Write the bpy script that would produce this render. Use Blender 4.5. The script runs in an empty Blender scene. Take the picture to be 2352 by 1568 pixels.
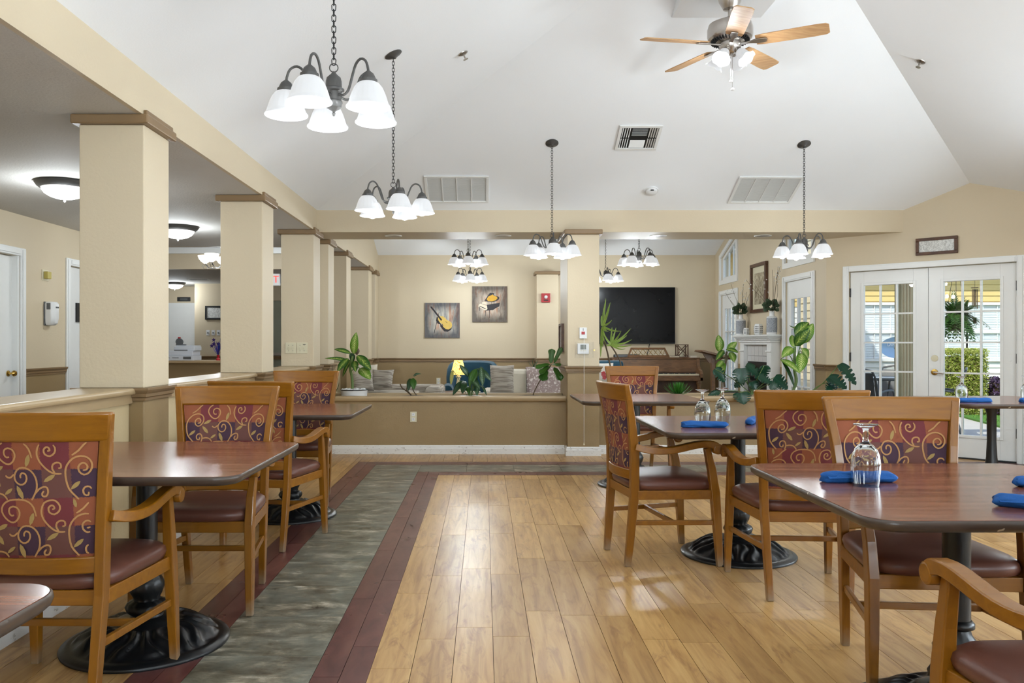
import bpy, bmesh, math, random
from mathutils import Vector, Matrix
R = math.radians
PI = math.pi
random.seed(7)
SC = bpy.context.scene
COL = SC.collection

# ------------------------------------------------------------------ camera, sky, sun, daylight, exposure
F_PX, VPX, VPY, CAMZ = 1880.0, 1111.0, 791.0, 1.203      # focal length and vanishing point for a 2352 x 1568 frame
cam = bpy.data.cameras.new('camera')
cam.sensor_width = 36.0
cam.lens = F_PX / 2352 * 36
cam.shift_x = (1176 - VPX) / 2352
cam.shift_y = (VPY - 784) / 2352
cam.clip_start, cam.clip_end = 0.05, 200
cob = bpy.data.objects.new('camera', cam)
COL.objects.link(cob)
cob.location = (0, 0, CAMZ)
cob.rotation_euler = (R(90), 0, 0)
SC.camera = cob

world = bpy.data.worlds.new('world')
SC.world = world
world.use_nodes = True
wnt = world.node_tree
wnt.nodes.clear()
sky = wnt.nodes.new('ShaderNodeTexSky')
sky.sky_type = 'NISHITA'
sky.sun_disc = False
sky.sun_elevation = R(55)
sky.sun_rotation = R(205)
bg = wnt.nodes.new('ShaderNodeBackground')
bg.inputs['Strength'].default_value = 0.26
wo = wnt.nodes.new('ShaderNodeOutputWorld')
wnt.links.new(sky.outputs[0], bg.inputs['Color'])
wnt.links.new(bg.outputs[0], wo.inputs['Surface'])

def light(name, kind, loc, energy, color=(1, 1, 1), rot=(0, 0, 0), size=0.1, size_y=None, angle=None):
    l = bpy.data.lights.new(name, kind)
    l.energy = energy
    l.color = color
    if kind == 'AREA':
        l.shape = 'RECTANGLE'
        l.size = size
        l.size_y = size_y or size
    elif kind == 'SUN':
        l.angle = angle or R(0.6)
    else:
        l.shadow_soft_size = size
    o = bpy.data.objects.new(name, l)
    COL.objects.link(o)
    o.location = loc
    o.rotation_euler = rot
    return o

sun_dir = Vector((0.42, 0.52, -0.78))                    # from behind the dining room, high
sun = light('sun', 'SUN', (0, 0, 20), 3.6, (1, 0.95, 0.86), sun_dir.to_track_quat('-Z', 'Y').to_euler(), angle=R(0.6))
DAY = (0.81, 0.925, 1.0)
for y in (-1.3, 1.1, 3.4, 5.7):                          # daylight through the tall windows of the long right wall
    light('window_daylight', 'AREA', (6.15, y, 1.45), 112, DAY, (0, R(122), 0), 1.7, 1.5)
for x in (0.2, 3.4):                                     # lamps added outside unseen windows behind the camera, tilted up to brighten the vault
    light('window_daylight', 'AREA', (x, -3.7, 1.5), 215, DAY, (R(148), 0, 0), 1.6, 1.6)
SC.view_settings.view_transform = 'Standard'
SC.view_settings.look = 'None'
SC.view_settings.gamma = 1.0
SC.view_settings.use_curve_mapping = False
SC.view_settings.exposure = 0.26
SC.cycles.use_denoising = True
SC.cycles.use_adaptive_sampling = True
SC.cycles.adaptive_threshold = 0.08
SC.cycles.adaptive_min_samples = 12
SC.cycles.max_bounces = 6
SC.cycles.diffuse_bounces = 3
SC.cycles.glossy_bounces = 3
SC.cycles.transmission_bounces = 8
SC.cycles.transparent_max_bounces = 16
SC.cycles.caustics_reflective = False
SC.cycles.caustics_refractive = False
SC.cycles.sample_clamp_indirect = 6.0

# ------------------------------------------------------------------ helpers
def at(px, py, Y):
    """A point of the place at distance Y from the camera plane, from where it shows in the 2352 x 1568 frame."""
    return Vector(((px - VPX) / F_PX * Y, Y, CAMZ - (py - VPY) / F_PX * Y))

class MB:
    def __init__(self):
        self.v, self.f, self.m, self.uv = [], [], [], {}
    def vert(self, p, uv=None):
        self.v.append(tuple(p))
        if uv is not None:
            self.uv[len(self.v) - 1] = uv
        return len(self.v) - 1
    def face(self, ids, mat=0):
        self.f.append(tuple(ids)); self.m.append(mat)
    def box(self, x0, x1, y0, y1, z0, z1, mat=0):
        b = len(self.v)
        for z in (z0, z1):
            for x, y in ((x0, y0), (x1, y0), (x1, y1), (x0, y1)):
                self.v.append((x, y, z))
        for q in ((3, 2, 1, 0), (4, 5, 6, 7), (0, 1, 5, 4), (1, 2, 6, 5), (2, 3, 7, 6), (3, 0, 4, 7)):
            self.face([b + i for i in q], mat)
        return self
    def rings(self, rings, closed=True, cap0=True, cap1=True, mat=0):
        """Loft a list of equally long point rings."""
        b, n = len(self.v), len(rings[0])
        for r in rings:
            for p in r:
                self.v.append(tuple(p))
        for i in range(len(rings) - 1):
            for j in range(n if closed else n - 1):
                k = (j + 1) % n
                self.face((b + i * n + j, b + i * n + k, b + (i + 1) * n + k, b + (i + 1) * n + j), mat)
        if cap0 and closed: self.face([b + j for j in range(n)][::-1], mat)
        if cap1 and closed: self.face([b + (len(rings) - 1) * n + j for j in range(n)], mat)
        return self
    def lathe(self, prof, n=24, c=(0, 0, 0), rfun=None, cap=True, mat=0, ang=0.0):
        rs = []
        for r, z in prof:
            ring = []
            for j in range(n):
                a = ang + 2 * PI * j / n
                rr = r if rfun is None else rfun(r, z, a)
                zz = z
                if isinstance(rr, tuple): rr, zz = rr
                ring.append((c[0] + rr * math.cos(a), c[1] + rr * math.sin(a), c[2] + zz))
            rs.append(ring)
        return self.rings(rs, True, cap, cap, mat)
    def tube(self, path, r, n=8, mat=0, flat=1.0):
        path = [Vector(p) for p in path]
        up = Vector((0, 0, 1))
        rs = []
        prev = None
        for i, p in enumerate(path):
            t = (path[min(i + 1, len(path) - 1)] - path[max(i - 1, 0)]).normalized()
            if prev is None:
                a = up if abs(t.dot(up)) < 0.95 else Vector((1, 0, 0))
                u = t.cross(a).normalized()
            else:
                u = (prev - t * prev.dot(t)).normalized()
            prev = u
            w = t.cross(u).normalized()
            rr = r[i] if isinstance(r, (list, tuple)) else r
            rs.append([p + (u * math.cos(2 * PI * j / n) + w * math.sin(2 * PI * j / n) * flat) * rr for j in range(n)])
        return self.rings(rs, True, True, True, mat)
    def bar(self, path, sx, sy, ax=(1, 0, 0), mat=0):
        """Sweep a rectangle: sx along the fixed axis AX, sy across it. sx, sy may be lists."""
        path = [Vector(p) for p in path]
        ax = Vector(ax).normalized()
        rs = []
        for i, p in enumerate(path):
            t = (path[min(i + 1, len(path) - 1)] - path[max(i - 1, 0)]).normalized()
            w = t.cross(ax).normalized()
            u = w.cross(t).normalized()
            a = (sx[i] if isinstance(sx, (list, tuple)) else sx) / 2
            b = (sy[i] if isinstance(sy, (list, tuple)) else sy) / 2
            rs.append([p - u * a - w * b, p + u * a - w * b, p + u * a + w * b, p - u * a + w * b])
        return self.rings(rs, True, True, True, mat)
    def prism(self, poly, z0, z1, mat=0, fn=None):
        """Extrude a 2-D polygon; FN maps (a, b, h) to xyz."""
        fn = fn or (lambda a, b, h: (a, b, h))
        b, n = len(self.v), len(poly)
        for h in (z0, z1):
            for p in poly:
                self.v.append(tuple(fn(p[0], p[1], h)))
        self.face(list(range(b, b + n))[::-1], mat)
        self.face(list(range(b + n, b + 2 * n)), mat)
        for j in range(n):
            k = (j + 1) % n
            self.face((b + j, b + k, b + n + k, b + n + j), mat)
        return self
    def sphere(self, c, r, n=12, m=8, mat=0, sz=1.0):
        prof = [(max(1e-4, r * math.sin(PI * i / m)), -r * sz * math.cos(PI * i / m)) for i in range(m + 1)]
        return self.lathe(prof, n, c, mat=mat)
    def xf(self, M, start=0):
        for i in range(start, len(self.v)):
            self.v[i] = tuple(M @ Vector(self.v[i]))
        return self
    def mesh(self, name, mats, smooth=None):
        me = bpy.data.meshes.new(name)
        me.from_pydata(self.v, [], self.f)
        for m in (mats if isinstance(mats, (list, tuple)) else [mats]):
            me.materials.append(m)
        for p, i in zip(me.polygons, self.m):
            p.material_index = i
        if self.uv:
            lay = me.uv_layers.new(name='UVMap')
            for l in me.loops:
                lay.data[l.index].uv = self.uv.get(l.vertex_index, (0, 0))
        bm = bmesh.new(); bm.from_mesh(me)
        bmesh.ops.recalc_face_normals(bm, faces=bm.faces)
        bm.to_mesh(me); bm.free()
        if smooth:
            me.polygons.foreach_set('use_smooth', [True] * len(me.polygons))
            me.set_sharp_from_angle(angle=R(smooth))
        me.update()
        return me
    def build(self, name, mats, parent=None, smooth=None, bevel=0, loc=None, rot=None, seg=2):
        return link(name, self.mesh(name, mats, smooth), parent, bevel, loc, rot, seg)

def link(name, me, parent=None, bevel=0, loc=None, rot=None, seg=2):
    o = bpy.data.objects.new(name, me)
    COL.objects.link(o)
    if parent is not None: o.parent = parent
    if loc is not None: o.location = loc
    if rot is not None: o.rotation_euler = rot
    if bevel:
        md = o.modifiers.new('bevel', 'BEVEL')
        md.width = bevel; md.segments = seg; md.limit_method = 'ANGLE'; md.angle_limit = R(40)
    return o

def thing(name, label, cat, loc=(0, 0, 0), rz=0, group=None):
    o = bpy.data.objects.new(name, None)
    COL.objects.link(o)
    o.location = loc
    o.rotation_euler = (0, 0, rz)
    o.empty_display_size = 0.1
    return tag(o, label, cat, group)

def tag(o, label, cat, group=None):
    o['label'] = label; o['category'] = cat
    if group: o['group'] = group
    return o

def struct(o, label=None):
    o['kind'] = 'structure'
    if label: o['label'] = label
    return o

def stuff(o):
    o['kind'] = 'stuff'
    return o

def sempty(name, label=None, loc=(0, 0, 0), rz=0):
    o = bpy.data.objects.new(name, None)
    COL.objects.link(o)
    o.location = loc; o.rotation_euler = (0, 0, rz)
    return struct(o, label)

def dup(root, loc, rz=0, label=None, group=None):
    r = root.copy(); COL.objects.link(r)
    r.location = loc; r.rotation_euler = (0, 0, rz)
    if label: r['label'] = label
    if group: r['group'] = group
    for ch in list(root.children):
        c = ch.copy(); COL.objects.link(c); c.parent = r
        for g in list(ch.children):
            d = g.copy(); COL.objects.link(d); d.parent = c
    return r

# ------------------------------------------------------------------ materials
def lin(c):
    return tuple(((x / 255) / 12.92 if x / 255 <= 0.04045 else ((x / 255 + 0.055) / 1.055) ** 2.4) for x in c) + (1.0,)

class NT:
    """A small wrapper for writing node trees."""
    def __init__(self, name):
        self.mat = bpy.data.materials.new(name)
        self.mat.use_nodes = True
        self.nt = self.mat.node_tree
        self.nt.nodes.clear()
        self.out = self.nt.nodes.new('ShaderNodeOutputMaterial')
    def n(self, typ, ins=None, **props):
        nd = self.nt.nodes.new('ShaderNode' + typ)
        for k, v in props.items():
            setattr(nd, k, v)
        for k, v in (ins or {}).items():
            if isinstance(v, bpy.types.NodeSocket):
                self.nt.links.new(v, nd.inputs[k])
            else:
                nd.inputs[k].default_value = v
        return nd
    def mix(self, fac, a, b, blend='MIX'):
        nd = self.nt.nodes.new('ShaderNodeMix')
        nd.data_type = 'RGBA'; nd.blend_type = blend
        for s, v in ((nd.inputs[0], fac), (nd.inputs[6], a), (nd.inputs[7], b)):
            if isinstance(v, bpy.types.NodeSocket): self.nt.links.new(v, s)
            else: s.default_value = v
        return nd.outputs[2]
    def math(self, op, a, b=0.0, clamp=False):
        nd = self.n('Math', operation=op, use_clamp=clamp)
        for s, v in ((nd.inputs[0], a), (nd.inputs[1], b)):
            if isinstance(v, bpy.types.NodeSocket): self.nt.links.new(v, s)
            else: s.default_value = v
        return nd.outputs[0]
    def coords(self, kind='Object', scale=(1, 1, 1)):
        tc = self.n('TexCoord')
        mp = self.n('Mapping', {'Vector': tc.outputs[kind], 'Scale': scale})
        return mp.outputs[0]
    def pos(self, scale=(1, 1, 1)):
        g = self.n('NewGeometry')
        mp = self.n('Mapping', {'Vector': g.outputs['Position'], 'Scale': scale})
        return mp.outputs[0]
    def noise(self, vec, scale=5, detail=3, rough=0.55, dist=0.0):
        return self.n('TexNoise', {'Vector': vec, 'Scale': scale, 'Detail': detail, 'Roughness': rough, 'Distortion': dist}).outputs['Fac']
    def ramp(self, fac, stops, interp='LINEAR'):
        nd = self.n('ValToRGB', {'Fac': fac})
        nd.color_ramp.interpolation = interp
        el = nd.color_ramp.elements
        while len(el) < len(stops): el.new(0.5)
        for e, (p, c) in zip(el, stops):
            e.position = p; e.color = c if len(c) == 4 else (*c, 1)
        return nd.outputs[0]
    def bump(self, h, strength=0.2, dist=0.01):
        return self.n('Bump', {'Height': h, 'Strength': strength, 'Distance': dist}).outputs[0]
    def principled(self, **ins):
        nd = self.nt.nodes.new('ShaderNodeBsdfPrincipled')
        for k, v in ins.items():
            k = k.replace('_', ' ')
            if isinstance(v, bpy.types.NodeSocket): self.nt.links.new(v, nd.inputs[k])
            else: nd.inputs[k].default_value = v
        return nd.outputs[0]
    def surf(self, s):
        self.nt.links.new(s, self.out.inputs['Surface'])
        return self.mat

def paint(name, rgb, rough=0.6, var=0.06, vscale=3.0, bump=0.0, bscale=60.0, metal=0.0, coat=0.0, kind='pos', spec=0.5, **kw):
    t = NT(name)
    v = t.pos() if kind == 'pos' else t.coords('Object')
    c = lin(rgb)
    d = tuple(x * (1 - var * 2) for x in c[:3]) + (1,)
    e = tuple(min(1, x * (1 + var)) for x in c[:3]) + (1,)
    col = t.mix(t.noise(v, vscale, 4), d, e)
    ins = dict(Base_Color=col, Roughness=rough, Metallic=metal, Specular_IOR_Level=spec)
    if coat: ins['Coat_Weight'] = coat; ins['Coat_Roughness'] = 0.15
    if bump: ins['Normal'] = t.bump(t.noise(v, bscale, 3), bump, 0.004)
    ins.update(kw)
    return t.surf(t.principled(**ins))

def glow(name, rgb, strength, base=(255, 255, 255), mixf=0.5, rough=0.4):
    """Glass that a lamp inside makes glow."""
    t = NT(name)
    tr = t.n('BsdfTranslucent', {'Color': lin(base)}).outputs[0]
    gl = t.principled(Base_Color=lin(base), Roughness=rough)
    em = t.n('Emission', {'Color': lin(rgb), 'Strength': strength}).outputs[0]
    m1 = t.n('MixShader', {0: mixf, 1: gl, 2: tr}).outputs[0]
    return t.surf(t.n('AddShader', {0: m1, 1: em}).outputs[0])

M = {}
M['cream'] = paint('cream_wall_paint', (207, 191, 163), 0.55, 0.025, 1.2, 0.25, 55)
M['tan'] = paint('tan_wainscot_paint', (154, 130, 92), 0.5, 0.04, 2.0, 0.25, 60)
M['taupe'] = paint('taupe_trim_paint', (134, 108, 76), 0.38, 0.05, 6.0)
M['captan'] = paint('tan_cap_paint', (176, 152, 116), 0.35, 0.05, 6.0)
M['ceil'] = paint('white_ceiling_paint', (244, 246, 249), 0.8, 0.012, 1.5, 0.12, 90)
M['hallceil'] = paint('textured_shaded_hall_ceiling', (206, 203, 198), 0.8, 0.02, 6, 0.6, 70)  # same ceiling white, greyed to stand for the hall's dimmer light
M['white'] = paint('white_trim_paint', (232, 232, 230), 0.32, 0.02, 8)
M['basewhite'] = None
t = NT('scuffed_white_baseboard')
v = t.pos()
sc = t.ramp(t.noise(t.pos((1, 1, 2.5)), 26, 4, 0.7), [(0.60, (0, 0, 0)), (0.68, (1, 1, 1))])
M['basewhite'] = t.surf(t.principled(Base_Color=t.mix(sc, lin((228, 226, 222)), lin((150, 140, 128))), Roughness=0.4))
M['black'] = paint('matte_black', (22, 22, 23), 0.45, 0.1, 10)
M['iron'] = paint('black_cast_iron', (17, 18, 20), 0.33, 0.15, 14, 0.15, 40)
M['bronze'] = paint('dark_bronze', (88, 86, 84), 0.45, 0.12, 20, metal=0.4)
M['nickel'] = paint('brushed_nickel', (190, 184, 178), 0.28, 0.08, 20, metal=1.0)
M['brass'] = paint('brass', (196, 160, 84), 0.25, 0.08, 20, metal=1.0)
M['plastic'] = paint('white_plastic', (226, 226, 226), 0.35, 0.02)
M['ivory'] = paint('ivory_plastic', (214, 206, 178), 0.4, 0.02)
M['greyplastic'] = paint('grey_plastic', (96, 98, 100), 0.4, 0.05)
M['red'] = paint('red_plastic', (168, 26, 34), 0.35, 0.04)
M['shade'] = glow('frosted_shade_glass', (250, 250, 250), 0.42, (150, 152, 155), 0.03)
M['bulb'] = None
t = NT('lit_bulb'); M['bulb'] = t.surf(t.n('Emission', {'Color': lin((255, 250, 240)), 'Strength': 9.0}).outputs[0])
t = NT('lit_dome_glass'); M['dome'] = t.surf(t.n('AddShader', {0: t.principled(Base_Color=lin((240, 240, 240)), Roughness=0.4), 1: t.n('Emission', {'Color': lin((255, 251, 244)), 'Strength': 1.6}).outputs[0]}).outputs[0])
for k_ in ('shade', 'bulb', 'dome'): M[k_].cycles.emission_sampling = 'NONE'
t = NT('window_glass')
fr = t.math('ADD', t.math('MULTIPLY', t.math('POWER', t.n('LayerWeight', {'Blend': 0.5}).outputs['Facing'], 5.0), 0.5), 0.025)
M['pane'] = t.surf(t.n('MixShader', {0: fr, 1: t.n('BsdfTransparent', {'Color': (0.96, 0.98, 0.97, 1)}).outputs[0], 2: t.n('BsdfGlossy', {'Roughness': 0.02}).outputs[0]}).outputs[0])
t = NT('clear_glassware')
M['glass'] = t.surf(t.n('BsdfGlass', {'Color': (0.98, 0.99, 0.99, 1), 'Roughness': 0.0, 'IOR': 1.45}).outputs[0])
t = NT('clear_acrylic')
M['acrylic'] = t.surf(t.n('MixShader', {0: 0.012, 1: t.n('BsdfTransparent', {'Color': (0.97, 0.97, 0.97, 1)}).outputs[0], 2: t.n('BsdfGlossy', {'Roughness': 0.3}).outputs[0]}).outputs[0])

def wood(name, c0, c1, rough=0.4, stretch=(30, 4, 4), scale=1.0, coat=0.0, kind='Object', wear=None, ct=0.3):
    t = NT(name)
    v = t.coords(kind, stretch) if kind != 'pos' else t.pos(stretch)
    f = t.noise(v, scale, 5, 0.6, 0.6)
    col = t.mix(t.ramp(f, [(ct, (0, 0, 0)), (1 - ct, (1, 1, 1))]), lin(c0), lin(c1))
    if wear:
        o = t.n('SeparateXYZ', {0: t.coords('Object')}).outputs[2]
        w = t.math('SUBTRACT', 1.0, t.math('MULTIPLY', t.math('ADD', o, t.math('MULTIPLY', t.noise(t.coords('Object'), 40), 0.06)), 9.0), True)
        col = t.mix(t.math('MULTIPLY', w, 0.9, True), col, lin(wear))
    ins = dict(Base_Color=col, Roughness=rough)
    if coat: ins['Coat_Weight'] = coat; ins['Coat_Roughness'] = 0.12
    return t.surf(t.principled(**ins))

M['chairwood'] = wood('honey_maple_chair', (126, 77, 6), (148, 94, 10), 0.36, (2.2, 20, 24), 1.6, 0.25)
M['chairleg'] = wood('honey_maple_leg_worn_foot', (122, 74, 6), (144, 91, 10), 0.36, (22, 22, 1.6), 1.6, 0.25, wear=(142, 130, 110))
M['vinyl'] = paint('brown_vinyl', (104, 64, 52), 0.36, 0.05, 8, 0.06, 300, kind='obj')
M['laminate'] = wood('cherry_laminate', (98, 52, 36), (142, 86, 62), 0.24, (1.2, 22, 2), 1.5, 0.3, ct=0.4)
t = NT('dark_vinyl_table_edge'); v = t.coords('Object')
chip = t.ramp(t.noise(v, 34, 2, 0.4), [(0.735, (0, 0, 0)), (0.75, (1, 1, 1))])
M['edge'] = t.surf(t.principled(Base_Color=t.mix(chip, t.mix(t.noise(v, 20, 3), lin((64, 52, 44)), lin((80, 66, 56))), lin((196, 186, 168))), Roughness=0.34))
M['darkwood'] = wood('dark_walnut', (66, 40, 24), (96, 62, 38), 0.4, (4, 30, 4), 2)
M['pianowood'] = wood('walnut_piano', (92, 62, 38), (128, 90, 56), 0.35, (4, 30, 18), 2, 0.2)
M['fanwood'] = wood('fan_blade_oak', (176, 132, 88), (206, 166, 120), 0.5, (4, 30, 4), 2)
M['bluecloth'] = paint('blue_napkin_cloth', (16, 86, 158), 0.8, 0.08, 30, 0.3, 160, kind='obj')
M['vine'] = paint('beige_woven_vine', (182, 134, 84), 0.85, 0.08, 120, kind='obj')
M['leafprint'] = paint('olive_woven_leaf', (164, 134, 80), 0.85, 0.08, 120, kind='obj')

t = NT('patchwork_vine_fabric')
uvn = t.n('UVMap')
s = t.n('SeparateXYZ', {0: uvn.outputs[0]})
jit = t.math('MULTIPLY', t.math('SUBTRACT', t.noise(uvn.outputs[0], 260, 2), 0.5), 0.012)
cu = t.math('FLOORED_MODULO', t.math('FLOOR', t.math('DIVIDE', t.math('ADD', s.outputs[0], jit), 0.087)), 2.0)
cv = t.math('FLOORED_MODULO', t.math('FLOOR', t.math('DIVIDE', t.math('ADD', s.outputs[1], jit), 0.092)), 2.0)
rowa = t.mix(cu, lin((112, 40, 44)), lin((148, 80, 44)))
rowb = t.mix(cu, lin((104, 64, 54)), lin((58, 36, 56)))
col = t.mix(cv, rowa, rowb)
col = t.mix(t.math('MULTIPLY', t.noise(uvn.outputs[0], 420, 2), 0.35), col, lin((96, 60, 66)))
M['fabric'] = t.surf(t.principled(Base_Color=col, Roughness=0.85, Normal=t.bump(t.noise(uvn.outputs[0], 900, 2), 0.25, 0.001)))

def plankmat(name, cols, rough, stretch, sc, dark=None, bump=0.03):
    t = NT(name)
    at_ = t.n('Attribute', attribute_name='tone').outputs['Fac']
    g = t.n('NewGeometry').outputs['Position']
    off = t.n('CombineXYZ', {0: t.math('MULTIPLY', at_, 37.0), 1: t.math('MULTIPLY', at_, 91.0), 2: 0.0}).outputs[0]
    p = t.n('VectorMath', {0: g, 1: off}, operation='ADD').outputs[0]
    ps = t.n('Mapping', {'Vector': p, 'Scale': stretch}).outputs[0]
    f = t.noise(ps, sc, 5, 0.6, 0.8)
    base = t.ramp(f, [(0.28, lin(cols[0])), (0.5, lin(cols[1])), (0.72, lin(cols[2]))])
    tint = t.ramp(at_, [(0.0, (0.80, 0.76, 0.70)), (0.5, (0.97, 0.95, 0.92)), (1.0, (1.1, 1.08, 1.02))])
    col = t.mix(1.0, base, tint, 'MULTIPLY')
    if dark:
        kf = t.ramp(t.noise(t.n('Mapping', {'Vector': p, 'Scale': (9, 2.2, 1)}).outputs[0], 1.3, 5, 0.65, 1.5), [(0.55, (0, 0, 0)), (0.68, (1, 1, 1))])
        col = t.mix(t.math('MULTIPLY', kf, 0.6), col, lin(dark))
    return t.surf(t.principled(Base_Color=col, Roughness=t.math('ADD', rough, t.math('MULTIPLY', t.noise(g, 4, 3), 0.10)), Specular_IOR_Level=0.42,
                               Normal=t.bump(f, bump, 0.002)))

M['plank'] = plankmat('maple_floor_plank', [(158, 118, 72), (188, 148, 94), (202, 166, 110)], 0.27, (26, 2.2, 1), 0.9, (140, 98, 62))
M['border'] = plankmat('burgundy_floor_plank', [(84, 46, 44), (104, 62, 58), (118, 76, 68)], 0.24, (8, 3, 1), 1.5)
M['slate'] = None
t = NT('slate_floor_tile')
at_ = t.n('Attribute', attribute_name='tone').outputs['Fac']
g = t.n('NewGeometry').outputs['Position']
p = t.n('VectorMath', {0: g, 1: t.n('CombineXYZ', {0: t.math('MULTIPLY', at_, 17.0), 1: t.math('MULTIPLY', at_, 29.0), 2: 0.0}).outputs[0]}, operation='ADD').outputs[0]
f1 = t.noise(t.n('Mapping', {'Vector': p, 'Scale': (2.6, 4.8, 1)}).outputs[0], 2.1, 10, 0.70, 0.3)
c1 = t.ramp(f1, [(0.34, lin((64, 58, 46))), (0.44, lin((96, 89, 73))), (0.51, lin((114, 110, 95))), (0.57, lin((142, 133, 114))), (0.66, lin((194, 186, 168)))])
f2 = t.noise(t.n('Mapping', {'Vector': p, 'Scale': (2, 2.6, 1)}).outputs[0], 1.4, 4, 0.6, 0.8)
c2 = t.mix(t.ramp(f2, [(0.42, (0, 0, 0)), (0.62, (0.55, 0.55, 0.55))]), c1, lin((112, 118, 110)))
M['slate'] = t.surf(t.principled(Base_Color=c2, Roughness=0.3, Normal=t.bump(f1, 0.25, 0.004)))
M['subfloor'] = paint('dark_joint', (70, 48, 30), 0.7, 0.05)
M['carpet'] = paint('brown_carpet', (118, 98, 78), 0.95, 0.1, 40, 0.4, 200)
# ------------------------------------------------------------------ floor: planks, border planks, slate tiles
BL, BR_ = -1.84, 5.55                                    # dining room: pillar line and right wall
XA, XB, XC, XD = -1.284, -1.080, -0.6226, -0.4197        # the border's lines along the room
YA, YB, YC, YD = 8.398, 8.197, 7.740, 7.537              # and across its far end
floor = struct(MB().box(-9.2, 5.7, -3.2, 17.6, -0.06, -0.006).build('floor', M['subfloor']))
rng = random.Random(11)
def piece_mesh(name, mat, x0, x1, y0, y1, g=0.0011):
    me = MB().box(x0 + g, x1 - g, y0 + g, y1 - g, -0.006, 0.0).mesh(name, mat)
    a = me.attributes.new('tone', 'FLOAT', 'POINT')
    tn = rng.random()
    a.data.foreach_set('value', [tn] * 8)
    return me
def span_area(x0, x1, y0, y1):
    """How large a floor piece shows in the photo (0 when it is out of the frame)."""
    y0, y1 = max(y0, 1.2), max(y1, 1.25)
    pa, pb = VPY + F_PX * CAMZ / y1, VPY + F_PX * CAMZ / y0
    xs = [VPX + F_PX * x / y for x in (x0, x1) for y in (y0, y1)]
    if pa > 1568 or max(xs) < 0 or min(xs) > 2352: return 0
    return (min(pb, 1568) - pa) * (min(max(xs), 2352) - max(min(xs), 0))
cells = []                                                # (kind, x0, x1, y0, y1)
PW, PL = 0.1524, 0.9144
def column(x0, x1, y0, y1, off):
    k = math.floor((y0 - off) / PL)
    while off + k * PL < y1 - 1e-6:
        a, b = max(y0, off + k * PL), min(y1, off + (k + 1) * PL)
        if b - a > 0.02: cells.append(('plank', x0, x1, a, b))
        k += 1
for k in range(-11, 41):
    x0 = XD + k * PW
    x1 = x0 + PW
    off = {0: 3.04, 1: 3.345}.get(k, rng.random() * PL)
    if x0 >= XD - 1e-6:
        column(x0, min(x1, 5.55), 0.3, YD, off)
        column(x0, min(x1, 5.55), YA, 9.0, off)
    elif x1 <= XA + 1e-6 or x0 < XA:
        if max(x0, -1.92) < min(x1, XA) - 0.01:
            column(max(x0, -1.92), min(x1, XA), 0.3, 9.0, off)
        if x1 > XA + 0.01: column(XA, x1, YA, 9.0, off)
    else:
        column(x0, min(x1, XD), YA, 9.0, off)
bp = []
for r in range(2):                                        # two courses of burgundy planks on each side of the slate
    w = (XB - XA) / 2
    for off, (xa, ylim) in ((0.25 + r * 0.43, (XA + r * w, YA - r * 0.1)), (0.52 + r * 0.3, (XC + r * w, YC - r * 0.1))):
        y = -0.3 + off
        while y < ylim:
            bp.append((xa, xa + w, max(y, 0.3), min(y + 0.9144, ylim)))
            y += 0.9144
    for y1, xs in ((YA - r * 0.1, XA + (r + 1) * w), (YC - r * 0.1, XC + (r + 1) * w)):
        x = xs
        while x < 5.5:
            bp.append((x, min(x + 0.9144, 5.5), y1 - 0.1, y1))
            x += 0.9144
for b in bp:
    if b[3] - b[2] > 0.02: cells.append(('border_plank', *b))
TS = 0.4574
y = YB
while y > 0.3:
    cells.append(('slate_tile', XB, XC, max(y - TS, 0.3), y)); y -= TS
x = XC
while x < 5.5:
    cells.append(('slate_tile', x, min(x + TS, 5.5), YC, YB)); x += TS
for kind, mname in (('plank', 'plank'), ('border_plank', 'border'), ('slate_tile', 'slate')):
    cc = sorted([c[1:] for c in cells if c[0] == kind], key=lambda c: -span_area(*c))
    vis = [c for c in cc if span_area(*c) > 0][:300]
    rest = cc[len(vis):]
    for c in vis:
        link(kind, piece_mesh(kind, M[mname], *c), floor)
    if rest:
        mb = MB(); tones = []
        for c in rest:
            mb.box(c[0] + .0011, c[1] - .0011, c[2] + .0011, c[3] - .0011, -0.006, 0.0)
            tones += [rng.random()] * 8
        me = mb.mesh('far_' + kind, M[mname])
        me.attributes.new('tone', 'FLOAT', 'POINT').data.foreach_set('value', tones)
        stuff(link({'plank': 'outlying_planks', 'border_plank': 'outlying_border', 'slate_tile': 'outlying_tiles'}[kind], me, floor))
struct(MB().box(-9.2, -2.16, -3.1, 17.5, -0.006, 0.0).build('floor_hall', M['carpet']))
struct(MB().box(-2.16, 4.03, 9.02, 14.25, -0.006, 0.0).build('floor_lounge', M['carpet']))

# ------------------------------------------------------------------ ceilings
Z0 = 2.685; SL = 0.452; RX = (BL + BR_) / 2               # eaves, pitch, ridge line
RZ = Z0 + SL * (RX - BL)
HY = 9.03 - (RX - BL)
mb = MB()
for p in ((BL, -3.1, Z0), (BL, 9.03, Z0), (RX, HY, RZ), (RX, -3.1, RZ), (BR_, 9.03, Z0), (BR_, -3.1, Z0)): mb.vert(p)
mb.face((0, 3, 2, 1)); mb.face((1, 2, 4)); mb.face((4, 2, 3, 5))
ceiling = struct(mb.build('ceiling', M['ceil']))
def ceil_z(x, y):
    return Z0 + SL * max(0, min(x - BL, BR_ - x, 9.03 - y))
struct(MB().box(-4.6, -1.87, -3.1, 10.39, 2.446, 2.50).build('ceiling_hall', M['hallceil']))
struct(MB().box(-9.2, -2.19, 13.59, 17.6, 2.446, 2.50).build('ceiling_reception', M['hallceil']))
struct(MB().box(-9.2, BL - 0.3, 10.30, 13.68, 2.80, 2.86).build('ceiling_lobby', M['ceil']))
mb = MB()
LZ, LSL = 2.76, 0.36
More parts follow.
